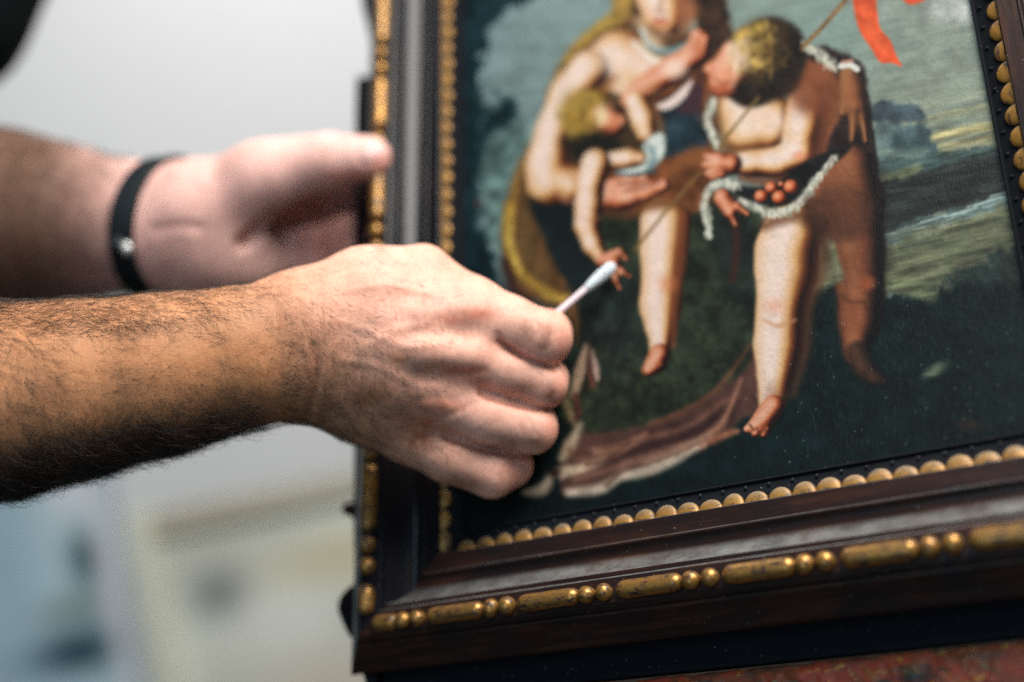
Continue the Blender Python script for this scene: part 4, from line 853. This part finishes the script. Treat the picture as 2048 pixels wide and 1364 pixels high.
def wH(cu, cv, n, c): return ((c[:, 2] < 560) & (cu > 560) & (cu < 930) & (n[:, 2] < .3)) * np.clip((cv - 560) / 260, .06, 1) * np.clip((930 - cu) / 330, 0, 1)
def wL(cu, cv, n, c): return ((c[:, 2] > 570) & (cu < 250) & (cu > -200)) * (.5 + 1.4 * np.clip(np.abs(n[:, 1]) - .3, 0, 1) * 2)
def dL(cu, cv, n, rs, k):
    a = rs.normal(-.9, .6, k); return np.stack([np.cos(a), np.sin(a), np.zeros(k)], 1)
ln = lambda lo, hi: (lambda cu, cv, n, rs, k: rs.uniform(lo, hi, k))
GR = [hairs(6800, wR, dR, ln(6, 13), 5, .042), hairs(8000, wBw, dB, ln(7, 13), 6, .055, .9), hairs(5200, wBw, dB, ln(8, 15), 16, .055, 2.2, .16, .0, (.9, 2.0)), hairs(4600, wT, dR, ln(8, 15), 7, .045, .6), hairs(2200, wH, dR, ln(3.5, 7.5), 9, .038), hairs(4600, wL, dL, ln(9, 18), 8, .07)]
Vh = np.concatenate([g[0] for g in GR]); o_ = 0; Fh = []
for g in GR: Fh.append(g[1] + o_); o_ += len(g[0])
Fh = np.concatenate(Fh)
t = NT('dark_hair'); t.set(Roughness=.42, Specular_IOR_Level=.5); t.base(t.ramp(t.noise(t.co(), 60, 2), [(.3, (.010, .008, .007)), (.7, (.035, .020, .013))]))
hm = mesh('arm_hair', to_world(Vh) - BASE, Fh, True, t.m); ho = obj('arm_hair', hm, person); ho['kind'] = 'stuff'

# black shirt over trunk and upper arms
SH = Field(); AXs = AX
AX = [axis((-700, -220, 7)), axis((-360, 470, 7)), axis((320, 980, 7))]; SHP = tuple(len(a) for a in AX); SH = Field()
SH.chain([(-385, 95, 463, 55), (-430, 270, 450, 68)], 14, False); SH.chain([(-345, 200, 745, 62), (-300, 340, 790, 70)], 14, False)
SH.chain([(-430, 280, 452, 68), (-440, 290, 630, 88), (-300, 340, 790, 70)], 30, False); SH.chain([(-470, 240, 620, 116), (-520, -60, 620, 132), (-530, -320, 620, 136)], 40, False)
VS, FS = surface(SH.D); wv = vnoise(VS[:, 0] / 40 + VS[:, 2] / 50, VS[:, 1] / 60, 81); VS = VS + normals(VS, FS) * ((wv - .5) * 9)[:, None]
obj('shirt', mesh('shirt', to_world(VS) - BASE, FS, True, plain('black_cotton', (.004, .006, .007), .9, .2, 200, .3, Specular_IOR_Level=.1)), person)
AX = AXs; SHP = tuple(len(a) for a in AX)

# ================================================================= cotton swab held in the fingers
def tube(name, pts, rr, n, mat, cap=True, wob=0., seed=1):
    P = np.asarray(pts, float); Tn = np.gradient(P, axis=0); Tn /= np.linalg.norm(Tn, axis=1, keepdims=True); ref = np.array((0, 0, 1.)) if abs(Tn[0][2]) < .9 else np.array((1., 0, 0))
    a = np.cross(Tn, ref); a /= np.linalg.norm(a, axis=1, keepdims=True); b = np.cross(Tn, a); V = []; rs = np.random.RandomState(seed)
    for i in range(len(P)):
        for k in range(n):
            x = 2 * math.pi * k / n; V.append(P[i] + (rr[i] + wob * rs.uniform(-1, 1)) * (a[i] * math.cos(x) + b[i] * math.sin(x)))
    Fc = [(i * n + k, i * n + (k + 1) % n, (i + 1) * n + (k + 1) % n, (i + 1) * n + k) for i in range(len(P) - 1) for k in range(n)]
    if cap: Fc += [tuple(range(n))[::-1], tuple((len(P) - 1) * n + k for k in range(n))]
    return np.array(V), Fc
tipc = mm(1229, 529, 525.5); hold = mm(1040, 690, 511); sd_ = (hold - tipc) / np.linalg.norm(hold - tipc)
swab = thing('cotton_swab', Vector(to_world([tipc])[0]), 'white cotton swab touching the painted child\'s hand, gripped in the hairy right hand', 'cotton swab')
SW0 = to_world([tipc])[0]
st = [tipc + sd_ * x for x in (6, 20, 40, 60, 78)]; V, Fc = tube('stick', st, [1.25, 1.4, 1.5, 1.5, 1.5], 16, None)
obj('stick', mesh('stick', to_world(V) - SW0, Fc, True, plain('paper_stick', (.64, .54, .58), .6, .04)), swab)
xs = np.array([0, .3, 1, 2.2, 4, 6, 8, 10, 12, 14, 15.5, 16.5]); rr = np.array([.3, 1.2, 2.0, 2.5, 2.65, 2.6, 2.5, 2.4, 2.2, 1.95, 1.75, 1.45])
V, Fc = tube('cotton_tip', [tipc + sd_ * x for x in xs], rr, 20, None, True, .13, 4)
obj('cotton_tip', mesh('cotton_tip', to_world(V) - SW0, Fc, True, plain('damp_cotton', (.56, .64, .68), .95, .14, 900, .5)), swab)

# ================================================================= black band on the left wrist: follows the skin all round
def band(p_top, p_mid, p_bot, wid, th, lift):
    A, Bm, Cc = mm(*p_top), mm(*p_mid), mm(*p_bot); n = np.cross(Bm - A, Cc - A); n /= np.linalg.norm(n)
    if n[0] < 0: n = -n
    ctr = (A + Cc) / 2 + np.array((0, 0, 2.)); e1 = (A - Cc); e1 -= n * (e1 @ n); e1 /= np.linalg.norm(e1); e2 = np.cross(n, e1); ring = []; m = 72
    for k in range(m):
        a = 2 * math.pi * k / m; d = e1 * math.cos(a) + e2 * math.sin(a); pr_ = []
        for off in (-wid / 2, 0, wid / 2):
            r = 5.
            while r < 60 and B.sample(ctr + n * off + d * r) < .2: r += .5
            pr_.append(r)
        ring.append((d, pr_))
    RR = np.array([r[1] for r in ring]); 
    for _ in range(4): RR = (np.roll(RR, 1, 0) + RR * 2 + np.roll(RR, -1, 0)) / 4
    V = []; prof = [(-.5, 0, 0), (-.5, .7, 0), (-.44, 1, 0), (0, 1.05, 1), (.44, 1, 2), (.5, .7, 2), (.5, 0, 2), (0, 0, 1)]
    for (d, _), r in zip(ring, RR):
        for o, h, j in prof: V.append(ctr + n * wid * o + d * (r[j] + lift + th * h))
    q = len(prof); Fc = [(k * q + i, k * q + (i + 1) % q, ((k + 1) % m) * q + (i + 1) % q, ((k + 1) % m) * q + i) for k in range(m) for i in range(q)]
    return np.array(V), Fc, ctr, n, ring, RR
V, Fc, ctr, bn, ring, RR = band((362, 338, 632), (257, 448, 600), (320, 572, 628), 11.5, 2.2, .15)
W0 = to_world([ctr])[0]
wb = thing('wristband', Vector(W0), 'black leather wristband with a bright metal clasp on the left wrist', 'wristband')
me = mesh('strap', to_world(V) - W0, Fc, True, plain('black_leather', (.005, .009, .012), .6, .2, 150, .3, Specular_IOR_Level=.2)); bm = bmesh.new(); bm.from_mesh(me); bmesh.ops.recalc_face_normals(bm, faces=bm.faces); bm.to_mesh(me); bm.free(); me.set_sharp_from_angle(angle=math.radians(50)); obj('strap', me, wb)
best = min(range(len(ring)), key=lambda k: np.hypot(*(np.array([1024 + F * q[0] / q[2], 682 - F * q[1] / q[2]]) - (272, 494))) + (200 if q[2] > ctr[2] else 0) if (q := ctr + ring[k][0] * RR[k][1]) is not None else 9e9)
def clasp(name, off, size, mat, h0):
    d = ring[best][0]; c0 = ctr + bn * off + d * (RR[best].mean() + h0); e = np.cross(bn, d); bm = bmesh.new(); bmesh.ops.create_cube(bm, size=1)
    bmesh.ops.bevel(bm, geom=bm.edges[:], offset=.18, segments=3, affect='EDGES')
    V = np.array([c0 + bn * x.co.x * size[0] + e * x.co.y * size[1] + d * x.co.z * size[2] for x in bm.verts]); Fc = [tuple(y.index for y in f.verts) for f in bm.faces]; bm.free()
    me = mesh(name, to_world(V) - W0, Fc, True, mat); b2 = bmesh.new(); b2.from_mesh(me); bmesh.ops.recalc_face_normals(b2, faces=b2.faces); b2.to_mesh(me); b2.free(); obj(name, me, wb)
clasp('clasp', 4.2, (4.5, 6.0, 3.0), plain('bright_steel', (.85, .86, .86), .45, .03, Metallic=.6), 2.4); clasp('buckle', -1.5, (8, 10, 2.6), plain('dark_buckle', (.012, .016, .02), .4), 2.2)
# ================================================================= ledge of the easel, thick with dried paint
LX0, LX1 = -60., 330.; ly = np.concatenate([np.linspace(0, 1, 3)[:-1], np.linspace(1, 15, 3)]); 
nxl, nyl = 520, 70; xs_ = np.linspace(LX0, LX1, nxl); ts = np.linspace(0, 1, nyl)
def ledge_pt(x, t):                                        # top face back to front, over a rounded nose, down the front
    if t < .22: return (-57.95, -50 + (t / .22) * 36.0)
    if t < .34: a = (t - .22) / .12 * math.pi / 2; return (-60.95 + 3.0 * math.cos(a), -14 + 3.0 * math.sin(a))
    return (-60.95 - (t - .34) / .66 * 58, -11.0)
V = []; q0 = np.array([ledge_pt(0, t_) for t_ in ts])
XX, TT = np.meshgrid(xs_, ts); bx = vnoise(XX / 5, TT * 22, 31) * .5 + vnoise(XX / 2.2, TT * 50, 32) * .35 + vnoise(XX / 14, TT * 9, 33) * .6
hgt = np.clip(bx - .62, 0, 1) * 3.4 * (TT > .34) + np.clip(bx - .62, 0, 1) * 1.2 * ((TT > .27) & (TT <= .34))
for j in range(nyl):
    tn = q0[min(j + 1, nyl - 1)] - q0[max(j - 1, 0)]; nn = np.array((-tn[1], tn[0])); nn = nn / (np.linalg.norm(nn) + 1e-9)
    if ts[j] > .34: nn = np.array((0., 1.))
    if ts[j] < .22: nn = np.array((1., 0.))
    for i in range(nxl): V.append((xs_[i], q0[j][0] + nn[0] * hgt[j, i], q0[j][1] + nn[1] * hgt[j, i]))
ii = np.arange(nyl * nxl).reshape(nyl, nxl); Fl = np.stack([ii[:-1, :-1], ii[1:, :-1], ii[1:, 1:], ii[:-1, 1:]], -1).reshape(-1, 4)
led = thing('easel_ledge', PIC @ Matrix.Translation(Vector((PW / 2, -118, -30)) / 1000), 'wooden easel ledge crusted with red, green and yellow dried paint under the frame', 'easel ledge')
LO = np.array((PW / 2, -118, -30.))
t = NT('dried_paint'); t.set(Roughness=.42, Specular_IOR_Level=.3); v = t.co(); n1 = t.noise(t.map(v, (70, 120, 120)), 1, 5, .6, .6); n2 = t.noise(t.map(v, (160, 260, 260)), 1, 4, .6, .8); n3 = t.noise(t.map(v, (45, 90, 90)), 1.3, 3, .5, .4)
c = t.ramp(n1, [(.30, (.022, .024, .016)), (.44, (.15, .042, .018)), (.56, (.24, .036, .018)), (.66, (.19, .075, .02)), (.76, (.05, .06, .035))])
c = t.mix(t.ramp(n2, [(.60, 0.), (.66, 1.)]), c, (.34, .20, .04)); c = t.mix(t.ramp(n3, [(.62, 0.), (.68, .9)]), c, (.08, .12, .07)); c = t.mix(t.ramp(t.noise(v, 260, 2), [(.68, 0.), (.72, .8)]), c, (.30, .17, .11))
c = t.mix(t.ramp(t.noise(t.map(v, (30, 60, 60), (0, 0, .3)), 1.7, 4), [(.36, .85), (.46, 0.)]), c, (.015, .02, .022)); t.base(c); t.bump(n2, .5, .001)
me = mesh('paint_crust', (np.array(V) - LO) / 1000, Fl, True, t.m); obj('paint_crust', me, led)
cb = [(LX0, -58.4, -50), (LX1, -58.4, -50), (LX1, -58.4, -12), (LX0, -58.4, -12), (LX0, -118, -50), (LX1, -118, -50), (LX1, -118, -12), (LX0, -118, -12)]
obj('board', mesh('board', (np.array(cb) - LO) / 1000, [(0, 1, 2, 3), (7, 6, 5, 4), (3, 2, 6, 7), (1, 0, 4, 5), (0, 3, 7, 4), (2, 1, 5, 6)], False, plain('raw_wood', (.14, .07, .04), .7)), led)

# ================================================================= room behind, far out of focus
fw = CAMM.to_3x3() @ Vector((0, 0, -1)); fw.z = 0; fw.normalize(); rt = Vector((0, 0, 1)).cross(-fw); rt.normalize()
def basis(o): m = Matrix((rt, -fw, Vector((0, 0, 1)))).transposed().to_4x4(); m.translation = o; return m     # x right, y towards the lens, z up
def grid_plane(name, w, h, n, mat, m):
    V = [(w * (i / n - .5), 0, h * (j / n - .5)) for j in range(n + 1) for i in range(n + 1)]; Fc = [(j * (n + 1) + i, j * (n + 1) + i + 1, (j + 1) * (n + 1) + i + 1, (j + 1) * (n + 1) + i) for j in range(n) for i in range(n)]
    return mesh(name, V, [f[::-1] for f in Fc], True, mat)
wp = cam_pt(-300, 200, 2700); wp.z = 1.75
wall = bpy.data.objects.new('wall', grid_plane('wall', 9, 3.5, 6, plain('white_plaster', (.69, .69, .69), .9, .05, 3, .15), None)); COL.objects.link(wall); wall.matrix_world = basis(wp); wall['kind'] = 'structure'
fl = bpy.data.objects.new('floor', mesh('floor', [(-6, -6, 0), (6, -6, 0), (6, 6, 0), (-6, 6, 0)], [(0, 1, 2, 3)], False, plain('dark_floor', (.07, .07, .065), .6, .2, 6))); COL.objects.link(fl); fl['kind'] = 'structure'
def bar(name, par, x0, x1, z0, z1, y0, y1, mat):
    bm = bmesh.new(); bmesh.ops.create_cube(bm, size=1)
    for q in bm.verts: q.co = Vector(((x0 + x1) / 2 + q.co.x * (x1 - x0), (y0 + y1) / 2 + q.co.y * (y1 - y0), (z0 + z1) / 2 + q.co.z * (z1 - z0)))
    bmesh.ops.bevel(bm, geom=bm.edges[:], offset=min(x1 - x0, z1 - z0, y1 - y0) * .12, segments=2, affect='EDGES')
    me = bpy.data.meshes.new(name); bm.to_mesh(me); bm.free(); me.materials.append(mat); me.polygons.foreach_set('use_smooth', [True] * len(me.polygons)); me.set_sharp_from_angle(angle=math.radians(40)); return obj(name, me, par)
def loose_canvas(name, par, x0, x1, z0, z1, y, basecol, blobs):
    n = 90; xs = np.linspace(x0, x1, n); zs = np.linspace(z0, z1, n); X, Z = np.meshgrid(xs, zs); Cc = np.zeros((n, n, 3), np.float32) + np.array(basecol, np.float32)
    Cc *= (.92 + .16 * vnoise(X * 12, Z * 12, 5))[..., None]
    for bx, bz, rx, rz, col in blobs: g = np.exp(-(((X - bx) / rx) ** 2 + ((Z - bz) / rz) ** 2))[..., None]; Cc = Cc * (1 - g) + np.array(col, np.float32) * g
    V = np.stack([X, np.full_like(X, y), Z], -1).reshape(-1, 3); ii = np.arange(n * n).reshape(n, n); Fq = np.stack([ii[:-1, :-1], ii[1:, :-1], ii[1:, 1:], ii[:-1, 1:]], -1).reshape(-1, 4)
    t = NT(name + '_paint'); t.set(Roughness=.7); t.base(t.n('Attribute', attribute_name='paint').outputs['Color']); me = mesh(name, V, Fq, True, t.m); colattr(me, 'paint', s2l(Cc.reshape(-1, 3))); return obj(name, me, par)
# pale painting in a cream frame
D1 = 1500.; o1 = at(255, 1025, D1); f1 = thing('pale_painting', basis(o1), 'pale blurred painting in a cream frame leaning at the back below the forearm', 'painting')
k = D1 / F / 1000
bar('frame_bar', f1, 0, 52 * k, -560 * k, 0, -.02, .02, plain('cream_paint', (.70, .71, .60), .6)); bar('frame_bar', f1, 52 * k, 620 * k, -62 * k, -8 * k, -.018, .016, plain('putty_paint', (.47, .44, .35), .6))
loose_canvas('canvas', f1, 52 * k, 620 * k, -560 * k, -60 * k, 0, (212, 216, 206), [(.095, -.115, .035, .026, (106, 114, 118)), (.16, -.15, .06, .05, (230, 233, 226)), (.24, -.10, .09, .03, (205, 196, 165)), (.20, -.25, .1, .06, (212, 200, 184)), (.1, -.3, .04, .05, (218, 222, 218))])
# blue painting
D2 = 1350.; o2 = at(-260, 985, D2); k = D2 / F / 1000; f2 = thing('blue_painting', basis(o2), 'pale blue blurred canvas with a dark spot at the far left behind the forearm', 'painting')
bar('stretcher', f2, 0, 470 * k, -600 * k, 0, -.03, -.002, plain('stretcher_wood', (.35, .42, .46), .7))
loose_canvas('canvas', f2, 0, 470 * k, -600 * k, 0, 0, (186, 214, 228), [(.205, -.035, .03, .05, (226, 234, 245)), (.213, -.112, .016, .028, (46, 74, 82)), (.20, -.16, .06, .016, (140, 158, 160)), (.19, -.205, .06, .022, (28, 58, 74)), (.13, -.1, .03, .1, (176, 208, 226)), (.235, -.15, .012, .2, (214, 216, 224))])
